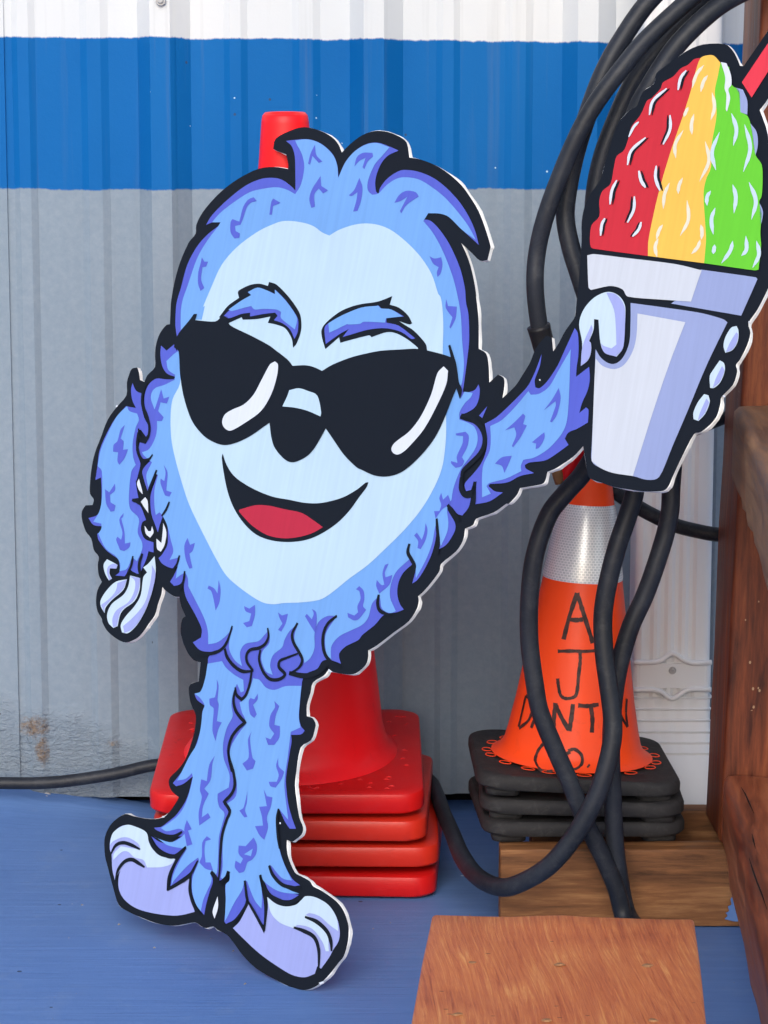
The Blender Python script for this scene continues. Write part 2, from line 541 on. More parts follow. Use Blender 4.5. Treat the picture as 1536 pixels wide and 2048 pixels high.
# ------------------------------------------------------------------ ribbed metal wall
wall = empty('metal_wall', (0, WY, 0))
tag(wall, 'ribbed sheet metal wall painted white, blue and grey in bands', 'wall')
WX = WY / 1.0122 / FPX
X = lambda px: (px - 768) * WX
def profile(x0, x1):
    """Outline of the siding between two positions: one tall rib per 422 photo pixels, two low ones between."""
    pts = []
    for k in range(-6, 7):
        o = k * 422
        for px, d in ((278, 0), (306, 25), (346, 25), (384, 0), (450, 0), (462, 5.0), (484, 5.0), (497, 0), (586, 0), (600, 5.0), (627, 5.0), (642, 0)):
            pts.append((X(px + o), -d / 1000))
    pts.sort()
    def y_at(x):
        for (a, ya), (b_, yb) in zip(pts, pts[1:]):
            if a <= x <= b_:
                return ya + (yb - ya) * (x - a) / max(1e-9, b_ - a)
        return 0
    return [(x0, y_at(x0))] + [p for p in pts if x0 < p[0] < x1] + [(x1, y_at(x1))]
seams = [-2.6, X(8), X(357), X(357 + 1266), 2.6]
for i in range(4):
    a, b_ = seams[i], seams[i + 1]
    proud = -0.0035 if i in (0, 2) else 0.0
    pr = profile(a - (0.006 if i == 3 else 0), b_ + (0.004 if i == 0 else 0))
    n = len(pr)
    zs = [0.020, 0.35, 0.9, 1.6, 2.4]
    V, Fc = [], []
    t = 0.0016
    for z in zs:
        zz = z + (0.0 if z > 0.1 else 0.006 * i)
        V += [(x, y + proud - t, zz) for x, y in pr]
    for j in range(len(zs) - 1):
        for k in range(n - 1):
            q = j * n + k
            Fc.append((q, q + 1, q + n + 1, q + n))
    # returned edges so that each sheet shows its thickness at the seams
    base = len(V)
    for z in zs:
        V += [(pr[0][0], pr[0][1] + proud + 0.002, z), (pr[-1][0], pr[-1][1] + proud + 0.002, z)]
    for j in range(len(zs) - 1):
        Fc.append((j * n, (j + 1) * n, base + 2 * (j + 1), base + 2 * j))
        Fc.append((j * n + n - 1, base + 2 * j + 1, base + 2 * (j + 1) + 1, (j + 1) * n + n - 1))
    mesh('siding_sheet', V, Fc, WALL, wall)
# screw heads with washers
def screw_bm():
    bm = bmesh.new()
    for r1, r2, d, z in ((0.0075, 0.0068, 0.002, 0.001), (0.0042, 0.0034, 0.004, 0.004)):
        bmesh.ops.create_cone(bm, cap_ends=True, segments=14, radius1=r1, radius2=r2, depth=d, matrix=Matrix.Translation((0, 0, z)))
    return bm
sme = bpy.data.meshes.new('screw'); bm = screw_bm(); bm.to_mesh(sme); bm.free(); sme.materials.append(STEEL)
for px, py, dy in ((322, 2, 0.0255), (744, -30, 0.0255), (1166, -30, 0.0255), (-100, 2, 0.0255), (95, 1592, 0.0), (322, 1610, 0.0255)):
    p = at(px, py, WY - dy)
    s = bpy.data.objects.new('screw', sme); COL.objects.link(s); s.parent = wall
    s.location = (p.x, -dy - 0.005, p.z); s.rotation_euler = (R(90), 0, 0)
# black sheet painted as the darkness in the gap under the sheets
mesh('gap_dark', [(-2.6, 0.075, -0.01), (2.6, 0.075, -0.01), (2.6, 0.075, 0.4), (-2.6, 0.075, 0.4)], [(0, 1, 2, 3)], VOID, wall)

# ------------------------------------------------------------------ wooden posts, rails, timbers
W_POST = wood('dark_stained_post', [lin(60, 26, 18), lin(112, 56, 33), lin(152, 86, 50)], 'Z', 1.3, 0.5, knots='specks')
W_RAIL = wood('red_brown_rail', [lin(84, 40, 26), lin(136, 72, 45), lin(172, 104, 68)], 'Y', 1.2, 0.5)
W_RAILU = wood('weathered_brown_rail', [lin(88, 58, 40), lin(130, 92, 64), lin(160, 118, 84)], 'Y', 1.2, 0.6)
W_TIMBER = wood('brown_treated_timber', [lin(70, 44, 26), lin(124, 82, 50), lin(168, 122, 80)], 'X', 1.2, 0.6)

sill = timber('timber_plank', (1.25, 0.040, 0.102), W_TIMBER, None, 0.003, (14, 2, 2), 0.0016, 3)
p = at(1000, 1700, 2.852)
sill.location = (p.x + 0.625, 2.852 + 0.02, 0.0525)
tag(sill, 'brown plank standing on edge on the blue floor below the orange cones', 'timber')
bp = [(1449, 1838), (1455, 1831), (1451, 1826), (1458, 1822), (1456, 1813), (1463, 1809), (1461, 1798), (1467, 1793), (1474, 1800), (1490, 1812), (1490, 1842), (1470, 1843), (1460, 1841)]
vb = [at(v_.x, v_.y, 2.8488) - sill.location for v_ in smooth_line([(x_, y_, 0) for x_, y_ in bp], True, 3, 80)]
mesh('paint_smear', vb, [tuple(range(len(vb)))], FLOOR, sill)
sill2 = timber('timber_plank', (0.95, 0.036, 0.10), W_TIMBER, None, 0.004, (10, 2, 2), 0.0016, 5)
sill2.location = (0.20 + 0.475, 3.060, 0.0515)
tag(sill2, 'short stretch of brown plank showing between the orange cone stack and the post', 'timber')

pb = at(1440, 1705, 2.865); pt = at(1523, 0, 2.865)
post = timber('wooden_post', (0.14, 0.14, 1.6), W_POST, None, 0.007, (2, 2, 20), 0.0022, 8)
lean = math.atan2(pt.x - pb.x, pt.z - pb.z)
post.rotation_euler = (0, lean, 0)
post.location = Vector((pb.x + 0.07, 2.865 + 0.07, 0.104)) + Vector((math.sin(lean), 0, math.cos(lean))) * 0.8
tag(post, 'thick dark red-brown wooden post at the right edge, standing on the timber', 'post')

def rail(name, pA, pB, w, h, mat, seed, label):
    """A rail from pA (far end, left-bottom edge) to pB (near end)."""
    pA, pB = Vector(pA), Vector(pB)
    L = (pB - pA).length
    o = timber(name, (w, L, h), mat, None, min(w, h) * 0.16, (4, 22, 4), 0.0042, seed)
    mid = (pA + pB) / 2 + Vector((w / 2, 0, h / 2))
    d = (pB - pA).normalized()
    o.location = mid
    o.rotation_euler = (0, 0, math.atan2(-(pA - pB).x, (pA - pB).y))
    tag(o, label, 'rail', 'rails fixed to the wooden post')
    return o
a = at(1442, 1700, 2.855); q = atz(1513, 2048, 0.105)
dirv = (Vector((q.x, q.y, 0)) - Vector((a.x, a.y, 0))).normalized()
rail('wooden_rail', (a.x, 2.855, 0.107), (a.x + dirv.x * 1.5, 2.855 + dirv.y * 1.5, 0.107), 0.115, 0.093, W_RAIL, 11,
     'lower red-brown wooden rail with cracks, running toward the viewer near the floor')
LOW_RAIL = bpy.data.objects['wooden_rail']
bpy.context.view_layer.update()
def on_rail(px, py):
    iv = LOW_RAIL.matrix_world.inverted()
    o_, d_ = iv @ CAM, (iv.to_3x3() @ ray(px, py)).normalized()
    hit, loc_, nor_, _ = LOW_RAIL.ray_cast(o_, d_)
    return (loc_ + nor_ * 0.0006, nor_) if hit else None
for cr in ([(1482, 1575), (1490, 1588), (1498, 1606), (1508, 1628)], [(1504, 1668), (1507, 1682), (1511, 1698)], [(1498, 1716), (1506, 1742), (1514, 1765), (1524, 1790), (1534, 1820)]):
    hs = [h_ for h_ in (on_rail(*c_) for c_ in cr) if h_]
    if len(hs) < 3:
        continue
    V, Fc = [], []
    for k, (l_, n_) in enumerate(hs):
        t = (hs[min(k + 1, len(hs) - 1)][0] - hs[max(k - 1, 0)][0]).normalized()
        sd = t.cross(n_) * (0.0009 if 0 < k < len(hs) - 1 else 0.0002)
        V += [l_ + sd, l_ - sd]
    for k in range(len(hs) - 1):
        Fc.append((2 * k, 2 * k + 2, 2 * k + 3, 2 * k + 1))
    mesh('crack', V, Fc, VOID, LOW_RAIL)
a2 = at(1466, 930, 2.855)
rail('wooden_rail', (a2.x, 2.855, 0.575), (a2.x + dirv.x * 1.5 - 0.035, 2.855 + dirv.y * 1.5, 0.575), 0.13, 0.10, W_RAILU, 12,
     'upper weathered brown wooden rail at the right edge, below the painted cup')

# ------------------------------------------------------------------ white downspout
SPOUT = plain('white_painted_aluminium', (0.78, 0.78, 0.78, 1), 0.42, 0.07, 5, 0.12, 60, stretch=(1, 1, 0.3))
dp = empty('downspout', (0.0, 3.27, 0.0))
tag(dp, 'white fluted metal downspout with strap and elbow beside the dark post', 'downspout')
xl, xr = at(1274, 1000, 3.225).x, at(1428, 1000, 3.225).x
xc, hw = (xl + xr) / 2, (xr - xl) / 2
def section(hx, hy, flute):
    pts = []
    rs = rounded_square(hx, hy, 0.010, 4)
    # flutes on the front
    out = []
    for (x, y) in rs:
        out.append((x, y))
    # rounded_square order: NE, NW, SW, SE corners; insert flutes between SW and SE (front, -y)
    front = []
    for k in range(1, 17):
        x = -hx + 0.012 + (2 * hx - 0.024) * k / 17
        front.append((x, -hy + (flute if k % 4 in (1, 2) else 0)))
    return out[:15] + front + out[15:]
def spout_ring(cy, cz, ang, s=1.0, fl_=0.0032):
    pts = section(hw * s, 0.042 * s, fl_)
    c, sn = math.cos(ang), math.sin(ang)
    return [Vector((xc + x, cy + y * c, cz - y * sn)) for x, y in pts]
rings = [spout_ring(0, 2.3, 0), spout_ring(0, 1.2, 0), spout_ring(0, 0.7, 0), spout_ring(0, 0.30, 0), spout_ring(0, 0.218, 0)]
auto_smooth(loft('pipe', rings, SPOUT, dp, True, (False, False)), 25)
rings, cy, cz, ang = [], 0.0, 0.219, 0.0
for k in range(6):
    rings.append(spout_ring(cy, cz, ang, 1.02, 0.001))
    rings.append(spout_ring(cy, cz - 0.0015, ang, 1.085, 0.001))
    rings.append(spout_ring(cy - 0.001, cz - 0.004, ang, 1.03, 0.001))
    ang += R(6.5)
    cy -= 0.021 * math.sin(ang); cz -= 0.021 * math.cos(ang)
rings.append(spout_ring(cy, cz, ang, 1.02, 0.0)); 
rings.append(spout_ring(cy - 0.046 * math.sin(ang), cz - 0.046 * math.cos(ang), ang * 0.15, 1.02, 0.0))
inner = [Vector(v) for v in spout_ring(cy - 0.046 * math.sin(ang), cz - 0.046 * math.cos(ang), ang * 0.15, 0.98, 0.0)]
auto_smooth(loft('elbow', rings, SPOUT, dp, True, (False, False)), 30)
rings2 = [inner, spout_ring(cy + 0.014, cz + 0.012, ang, 0.82, 0.0)]
loft('outlet_shade', rings2, VOID, dp, True, (False, True))  # black lining puts the shade inside the open elbow into its colour
strap = loft('strap', [[Vector((xc + x * 1.035, y * 1.07, z)) for x, y in section(hw, 0.042, 0.0)] for z in (0.232, 0.268)], SPOUT, dp, False)
for zc, sg in ((0.270, 1), (0.230, -1)):
    pts = [Vector((xc - hw * 1.02, -0.046, zc)), Vector((xc - hw * 0.55, -0.0462, zc)), Vector((xc - hw * 0.3, -0.0462, zc + 0.003 * sg)), Vector((xc, -0.0462, zc + 0.013 * sg)),
           Vector((xc + hw * 0.3, -0.0462, zc + 0.003 * sg)), Vector((xc + hw * 0.55, -0.0462, zc - 0.001 * sg)), Vector((xc + hw * 1.02, -0.046, zc))]
    tube('strap_bead', pts, 0.0038, SPOUT, strap, 8, 4)
s = bpy.data.objects.new('screw', sme); COL.objects.link(s); s.parent = strap
s.location = (xc, -0.0455, 0.258); s.rotation_euler = (R(90), 0, 0); s.scale = (.75, .75, .75)

# ------------------------------------------------------------------ red cones (stack of four)
def square_base(name, hx, h, mat, parent, z0=0.0, rc=0.032, inset=0.008):
    L = lambda s, z: [Vector((x, y, z0 + z)) for x, y in rounded_square(hx - s, hx - s, rc, 7)]
    o = loft(name, [L(0.022, -0.001), L(0.020, 0.0012), L(0.002, 0.002), L(0, 0.005), L(0, h - 0.006), L(0.0015, h - 0.0022), L(inset * 0.7, h), L(inset + .012, h - .0012)], mat, parent, True)
    return auto_smooth(o, 40)
STEP = 0.039
tc_x, tc_y = -0.131, 3.158
red_specs = [(0.026, 0.0, R(-3.0)), (0.024, 0.003, R(-1.0)), (0.012, -0.001, R(-2.6)), (0.0, 0.0, R(0.3))]
names = ['bottom', 'second from the bottom', 'third from the bottom', 'topmost']
for i, (dx, dy, rz) in enumerate(red_specs):
    top = i == 3
    c = empty('traffic_cone', (tc_x + dx, tc_y + dy, 0.002 + i * STEP), (R(5.0) if top else (R(0.4) if i == 2 else 0), 0, rz))
    if top:
        c.location.z += 0.011
    tag(c, ('tall bright red traffic cone behind the yeti board, topmost of the red stack' if top else
            'red traffic cone, %s of the red stack, only its square base showing' % names[i]), 'traffic cone', 'red traffic cones in a stack')
    bs = square_base('base', 0.184, 0.0305, REDB if i in (0, 3) else REDB2, c)
    sc_ = 1.0 if top else 0.80
    prof = [(0.150, 0.036), (0.146, 0.042), (0.138, 0.048), (0.134, 0.058), (0.1295, 0.075), (0.110, 0.245), (0.0785, 0.50), (0.0355, 0.862), (0.0315, 0.915), (0.0300, 0.924), (0.0265, 0.928), (0.0225, 0.927), (0.0215, 0.920), (0.020, 0.86)]
    prof = [(r * sc_, z - 0.0065 - max(0, z - 0.06) * 0.0095) for r, z in prof]
    lathe('body', prof if top else prof[:9], RED, c, 64)
    if top:
        # moulded grip marks on the base
        V, Fc = [], []
        rs = random.Random(5)
        for k in range(150):
            x, y = rs.uniform(-.15, .165), rs.uniform(-.16, .16)
            if math.hypot(x, y) < 0.158:
                continue
            b0 = len(V); l_, w_ = 0.0045, 0.0012
            a_ = rs.uniform(-0.6, 0.6)
            ca, sa = math.cos(a_), math.sin(a_)
            for (u, v_, z) in ((-l_, -w_, 0), (l_, -w_, 0), (l_, w_, 0), (-l_, w_, 0), (0, 0, 0.0016)):
                V.append((x + u * ca - v_ * sa, y + u * sa + v_ * ca, 0.0293 + z))
            Fc += [(b0, b0 + 1, b0 + 4), (b0 + 1, b0 + 2, b0 + 4), (b0 + 2, b0 + 3, b0 + 4), (b0 + 3, b0, b0 + 4)]
        g = mesh('grip_texture', V, Fc, REDB, c); g['kind'] = 'stuff'

# ------------------------------------------------------------------ orange cones (stack of three on the timbers)
def collar_material():
    m, nt, b = new_mat('reflective_sheeting')
    uvn = nt.nodes.new('ShaderNodeUVMap')
    mp = nt.nodes.new('ShaderNodeMapping'); mp.inputs['Scale'].default_value = (62, 26, 1)
    nt.links.new(uvn.outputs[0], mp.inputs['Vector'])
    vo = N(nt, 'TexBrick', Scale=1.0)
    vo.offset = 0.5
    for k_, v_ in (('Color1', (0.60, 0.63, 0.66, 1)), ('Color2', (0.66, 0.69, 0.72, 1)), ('Mortar', (0.95, 0.96, 0.97, 1)), ('Mortar Size', 0.13), ('Mortar Smooth', 0.4), ('Brick Width', 1.0), ('Row Height', 0.87)):
        vo.inputs[k_].default_value = v_
    nt.links.new(mp.outputs[0], vo.inputs['Vector'])
    r = vo
    nt.links.new(r.outputs[0], b.inputs['Base Color'])
    b.inputs['Roughness'].default_value = 0.3
    b.inputs['Metallic'].default_value = 0.25
    return m
COLLAR = collar_material()
ox, oy, oz = at(1146, 1640, 3.005).x, 3.006, 0.1115
OST = 0.0275
cone_prof = [(0.108, 0.0235), (0.103, 0.026), (0.0965, 0.031), (0.0915, 0.040), (0.0870, 0.058), (0.0790, 0.098), (0.0525, 0.262), (0.0355, 0.362), (0.0265, 0.414), (0.0245, 0.424), (0.017, 0.429), (0.015, 0.445), (0.012, 0.447)]
olabels = ['orange traffic cone at the bottom of the black based stack, only its base showing',
           'orange traffic cone in the middle of the black based stack, only its base showing',
           'orange traffic cone with silver collar and hand lettering, on top of its stack']
def cone_r(z):
    for (r1, z1), (r2, z2) in zip(cone_prof, cone_prof[1:]):
        if z1 <= z <= z2:
            return r1 + (r2 - r1) * (z - z1) / max(1e-9, z2 - z1)
    return cone_prof[0][0] if z < cone_prof[0][1] else cone_prof[-1][0]
for i in range(3):
    top = i == 2
    tilt = R(2.9) if top else R(0.8)
    c = empty('traffic_cone', (ox + (0.0, 0.006, -0.004)[i], oy, oz + i * OST), (0, tilt, R((3, -2, 1)[i])))
    tag(c, olabels[i], 'traffic cone', 'orange traffic cones in a stack')
    bs = square_base('base', 0.133, 0.0205, RUBBER, c, 0.0, 0.040, 0.006)
    for sx in (-1, 1):
        for sy in (-1, 1):
            ft = loft('foot', [[Vector((sx * 0.098 + x, sy * 0.098 + y, z)) for x, y in rounded_square(0.022, 0.022, 0.012, 3)] for z in (-0.0078, 0.001)], RUBBER, c)
    if not top:
        lathe('body', [(r * 0.88, z) for r, z in cone_prof[:9]], ORANGE, c, 48)
        continue
    c.location.z += 0.002
    bd = lathe('body', cone_prof, ORANGE, c, 64, True)
    # scalloped lacing of the cone foot in the black base
    bm = bmesh.new()
    for k in range(19):
        a_ = 2 * math.pi * (k + 0.3 + 0.12 * math.sin(k * 2.3)) / 19
        R0, nseg = 0.1135, 12
        ce = Vector((R0 * math.cos(a_), R0 * math.sin(a_), 0.0222))
        er, et = Vector((math.cos(a_), math.sin(a_), 0)), Vector((-math.sin(a_), math.cos(a_), 0))
        ring = []
        for j in range(nseg):
            t = 2 * math.pi * j / nseg
            dirn = er * math.cos(t) * 0.0070 + et * math.sin(t) * 0.0100
            ring.append((bm.verts.new(ce + dirn * 1.04), bm.verts.new(ce + dirn * 0.93 + Vector((0, 0, 0.0008))), bm.verts.new(ce + dirn * 0.80)))
        for j in range(nseg):
            r1, r2 = ring[j], ring[(j + 1) % nseg]
            bm.faces.new((r1[0], r2[0], r2[1], r1[1])); bm.faces.new((r1[1], r2[1], r2[2], r1[2]))
    from_bm('lacing', bm, ORANGE, c, True)['kind'] = 'stuff'
    # silver reflective collar
    zs_ = [0.262, 0.266, 0.30, 0.33, 0.358, 0.362]
    V, Fc, UV = [], [], []
    sg = 64
    for z in zs_:
        for k in range(sg + 1):
            a_ = 2 * math.pi * k / sg
            r_ = cone_r(z) + (0.0012 if z in zs_[1:-1] else 0.0004)
            V.append((r_ * math.cos(a_), r_ * math.sin(a_), z)); UV.append((k / sg, (z - 0.262) / 0.1))
    for j in range(len(zs_) - 1):
        for k in range(sg):
            q_ = j * (sg + 1) + k
            Fc.append((q_, q_ + 1, q_ + sg + 2, q_ + sg + 1))
    co = mesh('reflective_collar', V, Fc, COLLAR, c, True)
    ul = co.data.uv_layers.new(name='UVMap')
    for lp in co.data.loops:
        ul.data[lp.index].uv = UV[lp.vertex_index]
    # hand lettering in marker, laid on the cone
    bpy.context.view_layer.update()
    inv = c.matrix_world.inverted()
    def on_cone(px, py):
        o_, d_ = inv @ CAM, (inv.to_3x3() @ ray(px, py)).normalized()
        t, prev = 2.3, 2.3
        while t < 3.6:
            q_ = o_ + d_ * t
            if 0.02 < q_.z < 0.45 and math.hypot(q_.x, q_.y) < cone_r(q_.z) + 0.0006:
                break
            t += 0.0004
        q_ = o_ + d_ * t
        n_ = Vector((q_.x, q_.y, 0)).normalized() + Vector((0, 0, 0.16))
        return q_, n_.normalized()
    def stroke(bm, pts, w):
        w *= 0.5
        pts = smooth_line([(x, y, 0) for x, y in pts], False, 5, 60)
        prev = None
        hits = [on_cone(p_.x, p_.y) for p_ in pts]
        for j, (q_, n_) in enumerate(hits):
            tdir = (hits[min(j + 1, len(hits) - 1)][0] - hits[max(j - 1, 0)][0])
            if tdir.length < 1e-7:
                continue
            sd = tdir.normalized().cross(n_).normalized() * w * (0.85 + 0.3 * rng.random())
            cur = (bm.verts.new(q_ + sd + n_ * 0.0005), bm.verts.new(q_ - sd + n_ * 0.0005))
            if prev:
                bm.faces.new((prev[0], cur[0], cur[1], prev[1]))
            prev = cur
    Z3 = lambda *a_: [(1020 + x / 4.8, 1160 + y / 4.8) for x, y in zip(a_[::2], a_[1::2])]
    letters = {
        'A': [Z3(645, 125, 600, 260, 560, 390, 515, 570), Z3(645, 125, 690, 270, 740, 430, 795, 605), Z3(560, 378, 640, 385, 700, 378)],
        'J': [Z3(460, 684, 600, 682, 720, 685, 880, 672), Z3(672, 690, 674, 780, 660, 900, 645, 1060, 620, 1120, 540, 1138, 490, 1110, 470, 1040, 458, 945)],
        'D': [Z3(155, 1110, 120, 1260, 85, 1410), Z3(155, 1110, 215, 1180, 190, 1330, 90, 1425)],
        'A2': [Z3(205, 1420, 260, 1270, 300, 1170), Z3(300, 1170, 320, 1290, 330, 1420), Z3(230, 1350, 320, 1340)],
        'N': [Z3(437, 1180, 425, 1310, 418, 1440), Z3(437, 1190, 490, 1310, 565, 1440), Z3(570, 1450, 590, 1320, 605, 1190)],
        'T': [Z3(655, 1203, 740, 1210, 850, 1195), Z3(775, 1215, 790, 1330, 785, 1465)],
        'I': [Z3(935, 1200, 940, 1440)],
        'N2': [Z3(1010, 1180, 1015, 1420), Z3(1010, 1180, 1060, 1300, 1125, 1410), Z3(1120, 1140, 1112, 1280, 1128, 1410)],
        'C': [Z3(330, 1560, 270, 1640, 243, 1730, 270, 1800, 330, 1840, 410, 1835)],
        'o': [Z3(560, 1640, 620, 1625, 685, 1680, 690, 1760, 640, 1815, 570, 1820, 530, 1760, 530, 1680, 580, 1650)],
        'dot': [Z3(738, 1790, 752, 1800)],
    }
    for k, strokes_ in letters.items():
        bm = bmesh.new()
        for st in strokes_:
            stroke(bm, st, 0.0085 if k == 'dot' else (0.0056 if k in ('N', 'T', 'A') else 0.0044))
        from_bm('marker_letter', bm, MARKER, bd)

# ------------------------------------------------------------------ hoses
def hose(pts, rad, label, name='rubber_hose', flat=1.0):
    o = tube(name, [at(*p_) for p_ in pts], rad, HOSE, None, 14, 7, True, flat)
    tag(o, label, 'hose', 'black hoses hanging by the post')
    return o
h1 = hose([(1560, -150, 2.83), (1460, -70, 2.81), (1372, 5, 2.795), (1291, 80, 2.785), (1241, 140, 2.78), (1191, 207, 2.78), (1157, 267, 2.78), (1121, 350, 2.785),
           (1091, 433, 2.79), (1075, 500, 2.80), (1070, 560, 2.80), (1074, 620, 2.805), (1084, 680, 2.81), (1100, 740, 2.81), (1118, 800, 2.815)], 0.0108,
          'black hose in the outermost left loop, ending in a taped joint behind the painted arm')
tube('tape_wrap', [at(1077, 652, 2.805), at(1083, 675, 2.808), at(1093, 712, 2.81)], [0.0145, 0.0138, 0.0135], TAPE, h1, 14, 4)
hose([(1600, -120, 2.88), (1480, -120, 2.86), (1380, -70, 2.84), (1300, 0, 2.83), (1243, 80, 2.825), (1205, 150, 2.82), (1175, 230, 2.82), (1150, 310, 2.82), (1134, 390, 2.82), (1131, 440, 2.82), (1143, 500, 2.815),
      (1165, 570, 2.81), (1192, 660, 2.81), (1210, 780, 2.80), (1200, 880, 2.80), (1167, 945, 2.795), (1133, 984, 2.79), (1098, 1029, 2.79), (1070, 1109, 2.79), (1059, 1197, 2.795), (1059, 1284, 2.80),
      (1070, 1371, 2.80), (1080, 1423, 2.80), (1107, 1491, 2.80), (1140, 1566, 2.80), (1173, 1648, 2.80), (1206, 1715, 2.80), (1231, 1773, 2.80), (1244, 1822, 2.80), (1252, 1855, 2.785), (1262, 1885, 2.74), (1272, 1920, 2.68)], 0.0116,
     'black rubber hose curving past the left side of the lettered orange cone')
hose([(1620, -60, 2.90), (1500, -60, 2.87), (1430, -20, 2.85), (1370, 40, 2.84), (1324, 90, 2.835), (1271, 157, 2.83), (1228, 250, 2.83), (1200, 333, 2.83), (1188, 420, 2.83), (1195, 520, 2.83), (1230, 650, 2.82), (1268, 800, 2.81), (1276, 900, 2.80),
      (1269, 984, 2.79), (1255, 1033, 2.785), (1234, 1095, 2.78), (1216, 1165, 2.78), (1206, 1231, 2.78), (1208, 1301, 2.775), (1216, 1364, 2.77), (1224, 1425, 2.765), (1225, 1475, 2.76), (1211, 1541, 2.755), (1190, 1599, 2.755),
      (1148, 1673, 2.76), (1099, 1731, 2.77), (1045, 1764, 2.79), (1004, 1775, 2.81), (958, 1756, 2.86), (925, 1715, 2.93), (904, 1665, 3.02), (888, 1629, 3.10), (874, 1589, 3.20), (857, 1559, 3.29), (810, 1540, 3.352), (700, 1540, 3.36), (500, 1535, 3.358), (400, 1525, 3.355),
      (310, 1530, 3.35), (233, 1547, 3.35), (150, 1560, 3.35), (83, 1566, 3.35), (0, 1566, 3.35), (-200, 1560, 3.35), (-500, 1565, 3.35)],
     [0.0118] * 30 + [0.011, 0.0108, 0.0105, 0.0100, 0.0096, 0.0093, 0.0092] + [0.0092] * 9,
     'black hose dipping in a U beside the red cones and running left behind them')
hose([(1620, -20, 2.84), (1530, -30, 2.82), (1457, 0, 2.80), (1407, 37, 2.79), (1357, 87, 2.785), (1324, 133, 2.785), (1298, 175, 2.785), (1274, 220, 2.79), (1255, 290, 2.80), (1255, 400, 2.81), (1290, 560, 2.82), (1330, 740, 2.825), (1346, 880, 2.825),
      (1342, 984, 2.82), (1340, 1022, 2.815), (1331, 1067, 2.815), (1314, 1123, 2.81), (1290, 1190, 2.81), (1263, 1249, 2.81), (1243, 1312, 2.81), (1231, 1371, 2.81), (1224, 1440, 2.81), (1222, 1510, 2.81), (1224, 1566, 2.81), (1227, 1632, 2.81), (1231, 1698, 2.81),
      (1239, 1756, 2.81), (1250, 1814, 2.815), (1262, 1842, 2.80), (1285, 1865, 2.76), (1310, 1890, 2.70)], 0.0116,
     'black hose hanging from the right of the cup down across the lettered cone')
hose([(1120, 840, 2.98), (1160, 915, 3.0), (1205, 962, 3.02), (1251, 998, 3.03), (1297, 1026, 3.04), (1349, 1050, 3.045), (1394, 1062, 3.05), (1434, 1069, 3.05), (1500, 1072, 3.06), (1600, 1060, 3.07)], 0.0098,
     'black hose crossing the white downspout and passing behind the post')
hose([(1300, 900, 3.0), (1360, 872, 3.02), (1420, 847, 3.04), (1460, 832, 3.05), (1520, 815, 3.06), (1600, 790, 3.07)], 0.0085,
     'short piece of black hose between the painted fingers and the post')
nz = empty('hose_nozzle', at(1137, 938, 2.83))
tag(nz, 'small brass nozzle with a red cap under the painted arm', 'nozzle')
tube('cap', [Vector((0.012, 0, 0.026)), Vector((0.006, 0, 0.012)), Vector((-0.002, 0, -0.006)), Vector((-0.006, 0, -0.016))], [0.011, 0.012, 0.009, 0.007], RED, nz, 10, 3)
tube('fitting', [Vector((-0.014, -0.002, 0.002)), Vector((-0.013, -0.002, -0.006)), Vector((-0.010, -0.002, -0.018))], [0.006, 0.0075, 0.0065], BRASS, nz, 8, 3)

# ------------------------------------------------------------------ wooden bench
def bench_material():
    m, nt, b = new_mat('sawn_orange_wood')
    v = coords(nt, (1, 1, 1))
    nz_ = N(nt, 'TexNoise', Scale=1.9, Detail=1.0)
    nt.links.new(v, nz_.inputs['Vector'])
    vm = nt.nodes.new('ShaderNodeVectorMath'); vm.operation = 'MULTIPLY_ADD'
    nt.links.new(nz_.outputs['Color'], vm.inputs[0]); vm.inputs[1].default_value = (0.075, 0.05, 0); nt.links.new(v, vm.inputs[2])
    mp = nt.nodes.new('ShaderNodeMapping'); mp.inputs['Scale'].default_value = (150, 5.0, 1); mp.inputs['Rotation'].default_value = (0, 0, R(5))
    nt.links.new(vm.outputs[0], mp.inputs['Vector'])
    saw = noise_n(nt, mp.outputs[0], 1.9, 7, 0.76, 0.9)
    warp = noise_n(nt, v, 7.0, 4, 0.6, 0.6)
    fine = noise_n(nt, coords(nt, (150, 9, 1), rot=(0, 0, R(-40))), 1.5, 3, 0.6)
    s = math_n(nt, 'ADD', math_n(nt, 'MULTIPLY', saw, 0.56), math_n(nt, 'ADD', math_n(nt, 'MULTIPLY', warp, 0.30), math_n(nt, 'MULTIPLY', fine, 0.14)))
    c = ramp(nt, s, [(0.34, lin(132, 58, 34)), (0.44, lin(184, 96, 54)), (0.53, lin(204, 118, 66)), (0.64, lin(230, 162, 94))])
    vo = N(nt, 'TexVoronoi', Scale=34.0)
    nt.links.new(coords(nt, (1, 2.2, 1)), vo.inputs['Vector'])
    chip = math_n(nt, 'MULTIPLY', math_n(nt, 'LESS_THAN', vo.outputs['Distance'], 0.075), math_n(nt, 'GREATER_THAN', noise_n(nt, v, 9, 2), 0.52))
    out = mixc(nt, math_n(nt, 'MULTIPLY', chip, 0.7), c.outputs[0], lin(70, 34, 22))
    nt.links.new(out, b.inputs['Base Color'])
    b.inputs['Roughness'].default_value = 0.5
    b.inputs['Specular IOR Level'].default_value = 0.3
    bump(nt, b, s, 0.6, 0.0025)
    return m
BENCH = bench_material()
BZ = 0.30
bl, br = atz(862, 1828, BZ), atz(1389, 1836, BZ)
nl, nr = atz(822, 2048, BZ), atz(1412, 2048, BZ)
k_ = 3.4
fl_, fr_ = bl + (nl - bl) * k_, br + (nr - br) * k_
bench = empty('wooden_bench', ((bl.x + br.x) / 2, (bl.y + fl_.y) / 2, 0))
tag(bench, 'low wooden bench with a rough sawn orange plank seat in the front', 'bench')
org = bench.location
bm = bmesh.new()
NX, NY = 10, 30
th = 0.042
from mathutils import noise as mnoise
